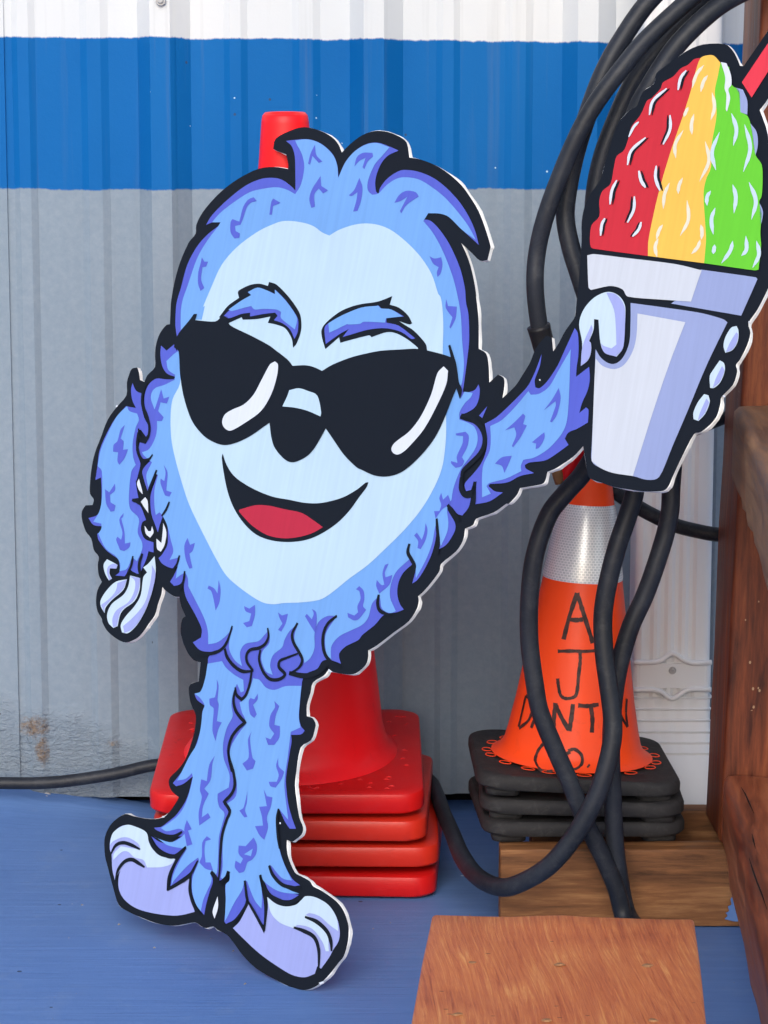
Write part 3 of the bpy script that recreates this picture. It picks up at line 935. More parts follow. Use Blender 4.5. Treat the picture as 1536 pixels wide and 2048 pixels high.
def seat_pt(u, v, z):
    A = bl.lerp(br, u); B = fl_.lerp(fr_, u)
    q_ = A.lerp(B, v)
    e = mnoise.noise(Vector((u * 3, v * 9, 4))) * 0.0025
    ex = mnoise.noise(Vector((v * 8, 1.5, u))) * 0.0014 if u in (0, 1) else 0
    ey = mnoise.noise(Vector((u * 6, 7.7, 0))) * 0.003 if v == 0 else 0
    return Vector((q_.x - org.x + ex, q_.y - org.y + ey, z + e))
grid = [[bm.verts.new(seat_pt(i / NX, j / NY, BZ)) for i in range(NX + 1)] for j in range(NY + 1)]
low_ = [[bm.verts.new(seat_pt(i / NX, j / NY, BZ - th)) for i in range(NX + 1)] for j in range(NY + 1)]
for j in range(NY):
    for i in range(NX):
        bm.faces.new((grid[j][i], grid[j + 1][i], grid[j + 1][i + 1], grid[j][i + 1]))
        bm.faces.new((low_[j][i], low_[j][i + 1], low_[j + 1][i + 1], low_[j + 1][i]))
for j in range(NY):
    bm.faces.new((grid[j][0], low_[j][0], low_[j + 1][0], grid[j + 1][0]))
    bm.faces.new((grid[j][NX], grid[j + 1][NX], low_[j + 1][NX], low_[j][NX]))
for i in range(NX):
    bm.faces.new((grid[0][i], grid[0][i + 1], low_[0][i + 1], low_[0][i]))
    bm.faces.new((grid[NY][i], low_[NY][i], low_[NY][i + 1], grid[NY][i + 1]))
bmesh.ops.recalc_face_normals(bm, faces=bm.faces)
sharp_e = [e for e in bm.edges if e.calc_face_angle(0) > R(50)]
bmesh.ops.bevel(bm, geom=sharp_e, offset=0.004, segments=3, affect='EDGES', profile=0.5)
seat = auto_smooth(from_bm('seat', bm, BENCH, bench, True), 50)
for px, py in ((945, 1927), (1120, 1930), (1295, 1932), (915, 2030), (1095, 2042), (1305, 2042)):
    q_ = atz(px, py, BZ)
    bm = bmesh.new()
    bmesh.ops.create_cone(bm, cap_ends=True, segments=9, radius1=0.0032, radius2=0.0022, depth=0.0012)
    for v in bm.verts:
        v.co.x *= 0.9 + 0.9 * rng.random(); v.co.y *= 0.6 + 0.8 * rng.random()
    o = from_bm('screw_plug', bm, PUTTY, seat)
    o.location = (q_.x - org.x, q_.y - org.y, BZ + 0.0008)
for y_ in (-0.22, 0.22):
    lg = timber('leg', (0.17, 0.045, BZ - th - 0.001), BENCH, bench, 0.003, (2, 1, 3), 0.001, int(20 + y_ * 10))
    lg.location = (0.0, y_, (BZ - th) / 2)

# ------------------------------------------------------------------ the cut-out board with the printed yeti
PSI, LAM = R(40), R(16.5)
Q0 = atz(612, 1983, 0.0)
nh = Vector((-math.sin(PSI), -math.cos(PSI), 0))
NRM = (nh * math.cos(LAM) + Vector((0, 0, 1)) * math.sin(LAM)).normalized()
UAX = Vector((math.cos(PSI), -math.sin(PSI), 0))
VAX = NRM.cross(UAX).normalized()
yeti = empty('yeti_cutout')
M4 = Matrix((UAX, VAX, NRM)).transposed().to_4x4()
M4.translation = Q0
yeti.matrix_world = M4
tag(yeti, 'flat cut-out board of a blue furry yeti in sunglasses holding up shaved ice', 'cutout')
def uv_of(px, py):
    d = ray(px, py)
    q_ = CAM + d * ((Q0 - CAM).dot(NRM) / d.dot(NRM)) - Q0
    return (q_.dot(UAX), q_.dot(VAX))
ZONE = dict(A=(330, 230), B=(650, 230), C=(150, 600), D=(150, 930), E=(380, 560), F=(700, 580), G=(380, 860), H=(700, 860), I=(360, 1160), J=(200, 1500),
            K=(380, 1420), L=(360, 1650), M=(930, 640), N=(1152, 480), O=(1152, 640), P=(1152, 90))
def parse(s):
    pts, z, num = [], None, []
    for t in s.replace(',', ' ').split():
        if t in ZONE:
            z = ZONE[t]; continue
        num.append(float(t))
        if len(num) == 2:
            pts.append((z[0] + num[0] / 4, z[1] + num[1] / 4)); num = []
    return pts
LAYER = 0.00045
def flat_part(name, shapes, mat, lvl, parent, sub=4):
    """One printed patch (or several of one colour) on the face of the board."""
    if len(shapes) > 1:
        return [flat_part(name, [sh], mat, lvl, parent, sub) for sh in shapes][0]
    V, Fc = [], []
    for pts in shapes:
        line = smooth_line([(x, y, 0) for x, y in pts], True, sub)
        loc = [Vector(uv_of(p_.x, p_.y) + (lvl * LAYER,)) for p_ in line]
        b0 = len(V)
        V += loc
        for tri in tessellate_polygon([[Vector((q_.x, q_.y, 0)) for q_ in loc]]):
            a_, b_, c_ = [loc[k] for k in tri]
            if (b_ - a_).cross(c_ - a_).z < 0:
                tri = (tri[0], tri[2], tri[1])
            Fc.append(tuple(b0 + k for k in tri))
    return mesh(name, V, Fc, mat, parent)
def line_part(name, strokes, mat, lvl, parent, taper=(0.5, 0.5)):
    if len(strokes) > 1:
        return [line_part(name, [sh], mat, lvl, parent, taper) for sh in strokes][0]
    V, Fc = [], []
    for pts, w in strokes:
        line = smooth_line([(x, y, 0) for x, y in pts], False, 6, 70)
        loc = [Vector(uv_of(p_.x, p_.y) + (0,)) for p_ in line]
        n = len(loc)
        half = w / 4 / 1650 / 2
        b0 = len(V)
        for j, q_ in enumerate(loc):
            t = (loc[min(j + 1, n - 1)] - loc[max(j - 1, 0)]).normalized()
            s_ = Vector((-t.y, t.x, 0))
            f = j / (n - 1)
            k = min(1, taper[0] + (1 - taper[0]) * min(1, f / 0.25), taper[1] + (1 - taper[1]) * min(1, (1 - f) / 0.25))
            for sg in (-1, 1):
                e = q_ + s_ * (sg * half * k); e.z = lvl * LAYER; V.append(e)
        for j in range(n - 1):
            Fc.append((b0 + 2 * j, b0 + 2 * j + 1, b0 + 2 * j + 3, b0 + 2 * j + 2))
    o = mesh(name, V, Fc, mat, parent)
    bm = bmesh.new(); bm.from_mesh(o.data)
    for f in bm.faces:
        if f.normal.z < 0:
            f.normal_flip()
    bm.to_mesh(o.data); bm.free()
    return o
def strokes(*defs):
    return [(parse(d), w) for d, w in defs]
OUTLINE = parse("""A 865 270 885 190 990 130 1110 97 1240 125 1340 180 1390 240 1415 300
B 210 225 300 160 400 128 500 135 600 175 655 225 675 340 760 355 880 400 990 470 1090 560 1150 640 1230 770 1290 930 1325 1050 1320 1080 1300 1160 1240 1165 1170 1100 1090 1025
 1130 1110 1165 1210 1195 1340 1210 1440 F 1010 60 1025 190 1030 300 1030 470 1090 510 1110 610 1115 740 1185 675 1230 705 1235 770 1220 865
M 400 530 460 440 520 340 560 240 600 180 650 125 695 140 706 250 750 185 800 90 850 20
N -8 610 5 500 22 340 35 150 45 0 P 45 1420 70 1290 130 1170 195 1080 255 870 330 640 430 520 485 490 535 375 625 310 640 230 720 165 810 100 900 40 1020 -5 1190 -8 1250 40 1290 110 1312 165
 1340 170 1536 -115 1740 -420 1920 -310 1536 430 1470 520 1536 720 1550 1000 1560 1300 N 1590 0 1580 260 1536 390 1450 560 1380 665 1395 740 1370 840 1310 960 1280 1000 1290 1050 1255 1160 1165 1255 1155 1310 1130 1400 1080 1470 1000 1536
O 945 912 860 1070 770 1260 740 1330 700 1365 620 1372 530 1370 400 1352 290 1332 200 1300 150 1285
M 990 1255 965 1130 945 1010 870 1090 770 1160 720 1190 660 1215 640 1290 610 1315 440 1345 415 1400 350 1470
H 1250 590 1150 660 1010 710 985 760 920 790 905 880 850 970 730 1070 715 1130 650 1220 590 1290 545 1330 550 1370 535 1430 470 1530 350 1620
I 1580 520 1505 565 1505 620 1485 680 1410 745 1340 755 1250 742 1185 722 1150 765 1065 820 1045 900 1015 1000 1015 1090 1060 1105 1085 1150 1080 1190 1050 1280 965 1340
K 850 500 840 600 850 700 875 860 905 940 890 1000 820 1055 775 1040 775 1110 790 1190 840 1300 890 1330 960 1370 985 1410 1060 1450 1170 1530
L 1310 690 1345 790 1350 850 1340 950 1310 1050 1270 1100 1200 1190 1120 1270 1030 1315 960 1318 870 1290 720 1215 600 1140 500 1040 420 930 370 875 300 840 265 812 210 825 170 810 120 780
J 640 1400 560 1405 450 1385 330 1340 220 1290 150 1240 110 1120 60 930 40 850 35 720 60 640 110 570 200 512 270 530 400 552 500 540 560 490 620 400 630 378 575 330 550 270 560 220 620 160 680 80
I 95 1290 120 1180 125 1080 85 985 70 870 90 830 150 812 165 660 110 640 60 580 15 470 5 390 20 310 45 290
D 850 1130 835 1055 790 1050 720 1000 700 975 690 1040 665 1110 640 1200 590 1270 565 1310 520 1365 480 1395 410 1420 340 1395 260 1330 220 1260 215 1230 180 1170 168 1090 180 1000 215 935 190 880 182 800 190 735 150 680 130 590 85 530 55 430 55 370 85 322 140 320 150 275 120 230 120 150
C 133 1340 160 1220 210 1090 260 960 330 860 410 765 415 660 435 590 455 550 498 540 512 580 520 640 555 655 580 600 640 535 640 440 650 350 680 265 730 200 760 195 765 60
A 50 1480 75 1340 120 1180 190 1020 245 950 250 880 300 780 400 660 500 570 620 490 750 430 870 415 985 432 985 390 970 315 900 290""")
# the board itself: black printed face, white foam edge with a rough hand-sawn margin
line = smooth_line([(x, y, 0) for x, y in OUTLINE], True, 3)
loc = [Vector(uv_of(p_.x, p_.y)) for p_ in line]
THK = 0.0055
n = len(loc)
area = sum(loc[i].x * loc[(i + 1) % n].y - loc[(i + 1) % n].x * loc[i].y for i in range(n))
rs = random.Random(3)
V = [Vector((p_.x, p_.y, 0)) for p_ in loc]
amp = [max(0.0, 0.0028 * mnoise.noise(Vector((i * 0.23, 3.3, 0))) + 0.0007 * rs.random()) for i in range(n)]
for zz in (-0.001, -THK):
    for i, p_ in enumerate(loc):
        t = (loc[(i + 1) % n] - loc[i - 1])
        nn = Vector((t.y, -t.x)).normalized() * (1 if area > 0 else -1)
        q_ = p_ + nn * amp[i] * (1.0 if zz < -0.002 else 0.55)
        V.append(Vector((q_.x, q_.y, zz)))
Fc, mid = [], []
for tri in tessellate_polygon([[Vector((p_.x, p_.y, 0)) for p_ in loc]]):
    a_, b_, c_ = [V[k] for k in tri]
    if (b_ - a_).cross(c_ - a_).z < 0:
        tri = (tri[0], tri[2], tri[1])
    Fc.append(tuple(tri)); mid.append(1)
    Fc.append((tri[0] + 2 * n, tri[2] + 2 * n, tri[1] + 2 * n)); mid.append(0)
for r_ in range(2):
    for i in range(n):
        j = (i + 1) % n
        f = (i + r_ * n, i + (r_ + 1) * n, j + (r_ + 1) * n, j + r_ * n)
        Fc.append(f if area > 0 else f[::-1]); mid.append(0)
board = mesh('board', V, Fc, [FOAM, INK], yeti, False, mid)

BODY_V = parse("""A 970 208 1040 200 1150 195 1250 230 1340 310 1380 400 1390 515 B 125 460 170 370 240 290 330 235 420 222 510 250 590 285 500 330 440 410 405 520 410 610 430 632
 445 580 500 510 580 455 640 440 750 455 870 505 980 590 1080 700 1150 810 1200 920 1232 1040 1200 1010 1100 920 1000 820 930 790 830 785 770 815 715 870 730 880 790 840 850 850 920 920 1000 1040 1080 1220 1120 1380
F 930 100 950 200 955 400 940 550 915 740 905 815 940 820 1000 800 1030 755 1040 800 1030 880 1000 940 940 980 890 1000 880 1030 930 1050 1000 1075 1050 1140 1065 1240 1030 1320 950 1400 890 1470
H 880 440 885 500 920 540 970 540 950 620 900 685 860 670 820 620 790 600 780 630 800 670 840 740 845 790 820 850 770 920 712 955 720 900 710 800 700 710 690 760 690 850 660 980 600 1110 540 1200 500 1228 520 1150 525 1100 500 1075
 430 1140 390 1220 380 1310 400 1390 432 1437 370 1460 300 1470 260 1490 200 1560 100 1640
I 1430 480 1330 530 1280 580 1275 620 1290 670 1200 640 1140 650 1100 710 1020 745 985 792 975 850 960 1000 955 1100 970 1170 1000 1205 970 1235 890 1240 895 1290 880 1380
K 770 540 775 650 790 760 820 870 850 950 800 950 760 890 715 790 700 850 705 1000 720 1120 760 1240 820 1350 882 1402 L 880 492 800 460 740 380 720 325 735 400 800 490 900 545 955 560 880 600 790 590 720 540 680 460 650 400 680 560 690 700 670 800 620 740 550 620 530 450
 530 600 490 690 430 760 370 790 357 770 370 640 365 480 400 440 400 375 330 440 310 445 J 910 975 890 975 905 1050 880 1130 850 1240 835 1320 780 1250 740 1150 735 1050 745 960 790 890 720 980 640 1040 565 1090 580 1000 620 900 700 770 640 825 560 830 470 780 412 690
 480 735 560 745 660 690 560 695 480 670 435 622 490 615 540 580 620 510 700 380 745 210 670 270 610 290 585 265 660 170 720 70
I 130 1320 170 1180 180 1060 200 1005 140 960 118 910 170 890 205 780 225 670 233 612 300 560 240 575 160 560 D 945 1420 1010 1380 1015 1310 960 1190 890 1060 872 960 880 870 865 920 840 955 795 968 762 935 800 870 835 790 815 815 770 825 700 790 670 745 700 715 740 640 745 570 740 480 705 410
 680 480 665 540 640 470 615 400 605 300 612 220 650 110 672 45 650 50 600 190 585 215 560 140 540 60 C 555 1340 600 1290 630 1245 610 1240 570 1275 530 1260 510 1200 520 1140 570 1150 600 1080 608 1020 590 930 560 850 560 760 590 680 650 630 730 635 790 632 805 615 740 590 700 530 685 440 690 365 735 405 795 355 815 410
 830 360 820 310 805 200 810 60 A 100 1480 130 1380 180 1200 260 1050 350 950 440 880 455 850 430 840 330 880 380 800 500 680 640 570 760 515 860 503 940 520 1010 570 1045 605 1045 480 1040 330 1015 250""")
fur_shade = flat_part('fur_shadow', [BODY_V], SHADE, 1, yeti)
HEAD_L = parse("""A 1045 205 1150 197 1250 232 1340 312 1380 400 1388 505 B 128 462 172 372 242 292 332 238 420 226 520 260 460 330 400 400 350 520 345 600 380 640 430 630 500 560 580 510 660 500 760 520 860 580 960 660 1060 770 1150 890 1210 1000 1100 920 1000 822 930 792 830 787 790 850
 870 950 950 1100 1020 1280 1060 1430 F 890 200 900 400 915 600 895 760 860 790 890 870 920 815 985 825 970 860 920 910 880 980 880 1040 940 1060 1000 1100 1025 1180 1010 1260 960 1340 900 1420 H 865 370 830 470 815 560 800 580 780 640 790 740 780 820 730 930 715 850 700 720 680 800 660 910 610 1040 530 1190 525 1100 490 1025
 450 1060 370 1140 330 1240 325 1340 370 1450 320 1465 260 1430 245 1350 235 1330 180 1390 150 1500 100 1560 I 1380 400 1280 450 1220 520 1210 590 1215 635 1180 600 1165 520 1170 430 1230 330 1262 290 1180 290 1110 340 1080 430 1080 540 1050 620 1000 665 985 610 930 520 920 440 950 350 880 410 840 480 820 540 750 600 725 680 745 760
 690 730 655 640 665 570 720 500 715 400 680 440 630 490 530 510 490 560 485 620 500 690 440 640 400 560 400 480 430 380 370 450 300 500 230 515 225 400 190 290 120 150 70 50 D 910 960 905 900 885 862 850 880 810 910 820 840 840 740 760 760 790 690 770 600 740 480 700 400 680 380 650 400 640 330 640 200 668 80
 C 640 1390 590 1500 575 1400 620 1300 560 1250 540 1220 600 1190 650 1090 660 980 640 880 610 780 640 710 720 680 800 640 805 600 750 560 735 490 800 430 850 400 850 260 850 100 A 145 1480 180 1380 260 1150 340 1010 430 890 448 860 380 860 440 790 540 710 680 620 800 590 900 580 980 600 1045 635 1090 560 1118 420 1100 320 1060 240""")
LEG_L = parse("""I 225 670 340 650 370 700 440 760 510 800 515 890 490 900 460 830 430 900 415 1000 425 1090 380 1180 350 1300 350 1400 J 1000 90 1040 200 1035 300 945 350 945 400 960 460 1000 510 980 600 955 700 950 850 940 980 925 1000 890 970 895 1050 860 1130 830 1200 810 1290 770 1230 742 1130 745 1020 795 890 790 860 700 930 600 1040 575 1080 590 1000 640 890 700 790 620 780 540 760 470 710 420 690
 560 738 640 710 690 660 640 630 540 650 490 625 560 580 640 510 700 400 745 230 740 185 690 230 620 245 660 170 720 50 I 140 1310 170 1180 185 1050 200 1000 160 940 120 910 170 890 205 790""")
LEG_R = parse("""I 600 790 640 800 690 860 760 880 850 850 975 848 960 1000 955 1100 968 1180 890 1215 880 1300 865 1420 K 760 560 765 680 790 880 715 790 700 850 705 1000 720 1120 760 1240 820 1365 740 1345 650 1240 640 1280 700 1380 800 1440 880 1470 780 1465 690 1440 600 1375 565 1320 L 645 420 660 560 655 670 600 600 540 450 520 445 500 520 440 620 380 740 362 770 370 600 370 480 400 440 400 375 345 430
 K 250 1340 265 1250 270 1000 335 800 300 750 370 690 375 560 330 420 330 300 400 180 455 110 440 60 I 500 1060 480 980 500 970 550 900 590 785""")
fur = flat_part('fur', [HEAD_L, LEG_L, LEG_R], FUR, 2, yeti)
FACE_P = parse("""A 310 1536 380 1370 460 1200 580 1060 740 940 860 880 960 850 1090 860 1190 890 1260 940 1320 967 B 120 920 240 880 350 870 460 890 560 940 680 1040 780 1150 860 1280 910 1430 F 730 60 745 150 752 300 748 520 770 900 775 1120 765 1280 740 1430 H 680 460 580 630 450 790 300 940 150 1080 0 1190
 G 1130 1310 1040 1360 900 1380 760 1385 680 1395 600 1385 520 1345 400 1260 300 1170 230 1060 120 850 0 600 D 860 140 820 0 C 780 1140 770 960 785 800 845 670 870 400 960 160 1020 160 1045 50""")
face = flat_part('face', [FACE_P], FACE, 3, yeti)

# left arm and hand
ARM_V = parse("""C 450 720 462 665 490 725 535 748 530 830 555 940 585 1000 590 1060 570 1095 530 1040 510 1040 500 1100 490 1200 520 1290 525 1320 495 1440 D 488 130 500 220 510 265 460 270 455 290 520 320 570 440 540 460 530 520 560 590 630 620 630 700 590 690 570 760 520 870 500 870 460 850 440 830 400 890 325 885 360 850 350 760 300 720 250 680 190 600 180 550 215 530 215 490 150 480 110 425 180 400 210 330 215 200 210 100 165 120 180 40
 C 165 1430 180 1340 200 1200 260 1060 330 940 410 850 490 865 460 800""")
arm = flat_part('arm', [ARM_V], SHADE, 1, yeti)
ARM_L = parse("""C 420 850 340 930 270 1060 210 1200 185 1330 215 1360 220 1400 D 222 100 220 260 200 370 150 455 215 470 215 510 190 550 250 670 330 730 365 790 360 850 420 830 460 740 500 770 540 680 540 620 505 540 515 430 450 360 435 290 440 170 450 80 C 460 1360 490 1320 470 1260 465 1150 490 1020 515 960 500 910 440 890""")
flat_part('fur', [ARM_L], FUR, 2, arm)
hand = flat_part('hand', [parse("D 330 935 420 915 390 1000 300 1080 250 1140 240 1185 210 1130 210 1080 260 1000"),
    parse("D 445 885 525 905 520 1000 480 1090 400 1150 365 1200 345 1290 310 1305 270 1260 262 1190 300 1110 390 1040 430 970"),
    parse("D 640 730 650 850 630 980 600 1080 560 1180 500 1280 430 1345 380 1340 370 1280 410 1210 480 1130 530 1040 550 900 580 860 550 820 590 790"),
    parse("D 260 755 300 775 345 800 335 830 285 825 280 870 300 910 275 925 245 870 232 800")], PALE, 2, yeti)
flat_part('finger_shadow', [parse("D 345 945 420 918 385 1000 300 1075 245 1135 240 1180 215 1120 280 1070 330 1010"),
    parse("D 445 890 525 905 515 1000 470 1090 390 1150 360 1200 340 1290 310 1300 305 1230 340 1160 430 1100 480 1010 485 930"),
    parse("D 620 800 650 870 620 1020 550 1200 470 1310 400 1345 390 1290 470 1220 560 1110 600 980 620 860"),
    parse("D 345 800 335 830 285 828 278 870 298 910 278 922 262 860 270 815 310 790")], LAV, 3, hand)
flat_part('gap_print', [parse("D 515 110 540 200 545 235 515 200 500 150"), parse("D 565 258 585 290 590 385 555 335 530 295"),
    parse("D 560 485 590 530 610 530 620 490 632 540 605 582 570 550"), parse("D 710 465 735 540 720 640 690 695 660 670 655 590 695 625 705 540"),
    parse("L 305 570 308 660 280 750 265 690")], SHINE, 2, yeti)

# right arm, hand, fingertips
RARM = flat_part('arm', [parse("""M 160 830 250 780 350 690 450 590 510 520 560 420 615 275 600 370 560 480 565 540 600 545 660 490 740 370 800 240 880 65 905 110 910 260 895 380 890 455 995 375 1000 480 980 570 940 660 915 745 970 700 990 720 985 820 900 870 830 900 800 950 830 1000 720 1080 640 1125 520 1140 480 1160 490 1190 555 1225 440 1250 340 1300 200 1312 190 1330 240 1370 305 1380 200 1450 80 1475 95 1290 70 1310 50 1360 10 1370 0 1310 60 1240 130 1150 170 1050 180 950"""),
    parse("M 115 765 180 690 140 785")], SHADE, 1, yeti)
flat_part('fur', [parse("M 205 850 300 800 420 680 510 570 530 600 600 590 680 530 760 390 850 235 845 330 835 620 820 800 790 890 740 960 660 1040 560 1100 470 1120 450 1170 455 1210 330 1270 200 1305 175 1330 210 1390 140 1420 145 1180 200 1050 210 950")], FUR, 2, RARM)
flat_part('fur_mark', [parse("M 325 885 400 820 470 750 488 770 470 835 500 845 450 940 390 1020 380 1010 415 920 400 860"), parse("M 635 725 700 640 755 545 770 630 740 760 700 820 685 815 730 690 730 650"),
    parse("M 540 980 600 930 640 900 640 950 600 1020 570 1035 575 990"), parse("M 245 1150 300 1100 380 1088 350 1160 320 1225 300 1170")], SHADE, 3, RARM)

# cup, ice and straw
cup = flat_part('cup', [parse("N 440 505 700 540 1000 585 1180 635 1215 660 O 1050 360 900 720 780 1000 670 1255 575 1280 460 1250 300 1225 200 1185 130 1130 130 1000 150 550 160 235 200 300 260 345 320 350 380 300 430 180 440 0"),
    parse("N 1000 238 1440 300 1455 315 1325 607 765 510 800 488 925 480")], CUPS, 2, yeti)
flat_part('cup_light', [parse("N 497 590 880 660 O 760 330 620 740 460 1250 300 1225 200 1185 130 1130 150 550 162 310 220 370 310 395 390 360 460 250 490 120"),
    parse("N 95 125 150 115 400 145 800 195 1010 245 970 360 925 495 700 480 420 455 380 400 320 375 260 372 125 402 105 380")], CUPW, 3, cup)
thumb = flat_part('hand', [parse("N 30 680 60 570 130 480 210 430 280 418 350 450 395 520 400 620 390 780 380 870 330 935 235 905 200 820 185 640 150 635 145 720 110 810 125 830 125 900 100 965 45 1010 55 830"),
    parse("N 1245 705 1290 690 1305 730 1300 810 1260 880 1200 905 1185 850 1200 780"), parse("N 1155 965 1190 990 1195 1050 1160 1140 1110 1185 1078 1185 1075 1090 1110 1030"),
    parse("N 1030 1235 1065 1245 1075 1300 1040 1390 985 1450 945 1435 945 1380 980 1300")], PALE, 3, yeti)
flat_part('finger_shadow', [parse("N 250 425 310 430 360 470 395 540 400 640 385 860 325 935 235 905 205 830 230 850 290 870 330 840 325 700 310 560"),
    parse("N 130 680 140 720 110 810 125 830 125 900 100 965 45 1010 60 850"), parse("N 1290 740 1303 760 1290 830 1255 880 1205 900 1240 820"),
    parse("N 1175 1010 1193 1050 1155 1140 1100 1185 1125 1110"), parse("N 1050 1270 1072 1300 1035 1390 980 1448 1000 1380")], LAV, 4, thumb)
ice = flat_part('shaved_ice', [parse("P 1005 105 950 115 900 160 840 190 780 255 700 300 680 350 610 425 570 450 520 560 450 650 430 720 390 840 330 890 310 960 280 1110 215 1170 190 1250 190 1370 130 1440 115 1536 N 120 50 140 70 580 130 600 0 P 640 1290 700 1060 770 830 850 600 920 380 970 220")], ICE_R, 2, yeti)
flat_part('yellow_ice', [parse("P 960 220 1000 110 1060 85 1110 90 1160 145 1140 250 1115 380 1130 560 1090 800 1085 980 1045 1080 1025 1200 1040 1450 N 1045 0 1030 188 580 130 585 0 P 640 1290 700 1060 770 830 850 600 920 380")], ICE_Y, 3, ice)
flat_part('green_ice', [parse("P 1160 145 1230 180 1250 320 1310 370 1320 540 1380 575 1410 680 1440 880 1490 960 1498 1080 1490 1210 1470 1260 1490 1350 1480 1500 N 1485 60 1465 240 1430 245 1030 188 1045 0 P 1040 1450 1025 1200 1045 1080 1085 980 1090 800 1130 560 1115 380 1140 250")], ICE_G, 3, ice)
flat_part('ice_shadow', [parse("P 1285 345 1340 360 1375 450 1375 560 1320 540 1310 400"), parse("P 1400 630 1450 700 1460 800 1440 890 1415 700"), parse("P 1475 1270 1500 1330 1495 1400 1480 1450")], CUPS, 3, ice)
flat_part('ice_highlight', [parse("P 1165 140 1210 150 1245 240 1250 320 1225 360 1240 430 1215 535 1205 520 1210 400 1195 350 1200 260")], SHINE, 4, ice)
rd = ["825 365 845 270 890 208", "595 565 625 450 735 352", "420 965 450 850 565 745", "760 565 760 680 705 800", "510 1010 530 1090 565 1145", "650 970 645 1070 680 1170", "280 1280 295 1170 335 1085", "475 1215 470 1320 420 1425", "205 1530 215 1440 240 1390", "530 1420 510 1480 460 1536"]
off = [20, 20, 20, -20, 20, 20, 20, -22, 16, -18]
bl_, wh_ = [], [(parse("P 430 740 470 660 510 620"), 24)]
for s_, o_ in zip(rd, off):
    pp = parse("P " + s_)
    wh_.append((pp, 26)); bl_.append(([(x + o_ / 4, y) for x, y in pp], 26))
line_part('ice_dash', bl_, INK, 4, ice, (0.25, 0.25))
line_part('ice_dash', wh_, SHINE, 5, ice, (0.45, 0.45))
ys = ["P 935 350 970 240 1030 165", "P 1005 380 1025 300 1060 245", "P 870 580 885 540 905 500", "P 1085 605 1115 500 1095 385", "P 935 720 930 640 950 555", "P 805 910 800 800 865 685", "P 995 1095 1070 930 1040 775", "P 705 1315 715 1200 755 1105", "P 825 1195 830 1130 860 1065", "P 840 1530 905 1400 895 1245", "P 650 1560 670 1490 700 1440", "P 1010 1560 1015 1500 1005 1440", "N 655 140 640 60 665 -10", "N 930 115 980 60 1000 0"]
gs = ["P 1265 810 1290 680 1250 550", "P 1125 1005 1095 860 1155 700", "P 1345 1020 1400 830 1355 640", "P 1055 1290 1055 1220 1085 1170", "P 1270 1350 1285 1220 1260 1120", "P 1410 1400 1445 1250 1390 1100", "P 1105 1520 1090 1400 1120 1305", "N 1170 190 1240 90 1260 10", "N 1330 130 1370 80 1365 -30", "N 1420 225 1470 120 1450 10", "N 1105 115 1110 80 1115 40"]
line_part('ice_dash', [(parse(s_), 30) for s_ in ys], DASHY, 4, ice, (0.1, 0.1))
line_part('ice_dash', [(parse(s_), 32) for s_ in gs], PALE, 4, ice, (0.1, 0.1))
flat_part('straw', [parse("P 1330 300 1510 32 1700 -250 1800 -190 1536 220 1408 422")], STRAW, 2, yeti, 1)

# feet
flat_part('paint_chip', [parse('K 720 900 732 898 733 914 722 913'), parse('M 598 475 609 477 608 489 599 486'), parse('J 500 530 520 528 524 538 506 542'), parse('I 1195 712 1225 735 1210 742 1190 728'), parse('N 1385 650 1400 655 1396 668 1384 664'), parse('N 1178 1245 1196 1243 1198 1258 1182 1260'), parse('C 330 850 345 840 348 852 336 860'), parse('L 1115 1262 1150 1250 1160 1262 1128 1278')], SHINE, 3, yeti, 2)
footL = flat_part('foot', [parse("J 80 790 90 700 140 630 210 600 290 615 370 660 395 740 430 800 490 850 605 872 560 990 540 1130 620 1090 715 1030 720 1150 760 1295 620 1325 450 1310 300 1270 200 1200 155 1120 150 1030 165 960 120 1040 100 950 95 840")], LAV, 1, yeti)
flat_part('foot_light', [parse("J 82 760 110 660 210 600 290 615 375 660 395 740 430 800 490 850 605 872 570 915 490 938 380 940 350 880 280 860 230 815 180 815 110 880 115 830 170 770 330 800 310 750 240 705 180 700 110 730")], PALE, 2, footL)
line_part('toe_line', strokes(("J 88 840 130 765 190 742 260 762 325 795", 30), ("J 130 1035 150 960 200 895 260 877 320 910 362 938", 32)), INK, 3, footL)
footR = flat_part('foot', [parse("L 700 575 770 630 850 652 930 638 975 600 1010 570 1090 580 1190 640 1255 740 1280 850 1270 930 1230 995 1195 1060 1130 1150 1100 1130 1080 1190 1000 1218 900 1200 780 1130 640 1030 520 920 425 825 480 770 550 635 600 720 675 870 690 780 705 660")], LAV, 1, yeti)
flat_part('foot_light', [parse("L 700 575 770 630 850 652 930 638 975 600 1010 570 1090 580 1190 640 1255 740 1270 850 1200 800 1120 730 1040 705 1010 720 1100 770 1180 860 1195 1010 1170 1010 1140 930 1060 830 950 800 910 825 800 780 730 700")], PALE, 2, footR)
line_part('toe_line', strokes(("L 1005 735 1100 775 1180 850 1212 930 1218 1010", 34), ("L 915 820 1000 850 1080 900 1115 1000 1115 1160", 32)), INK, 3, footR)

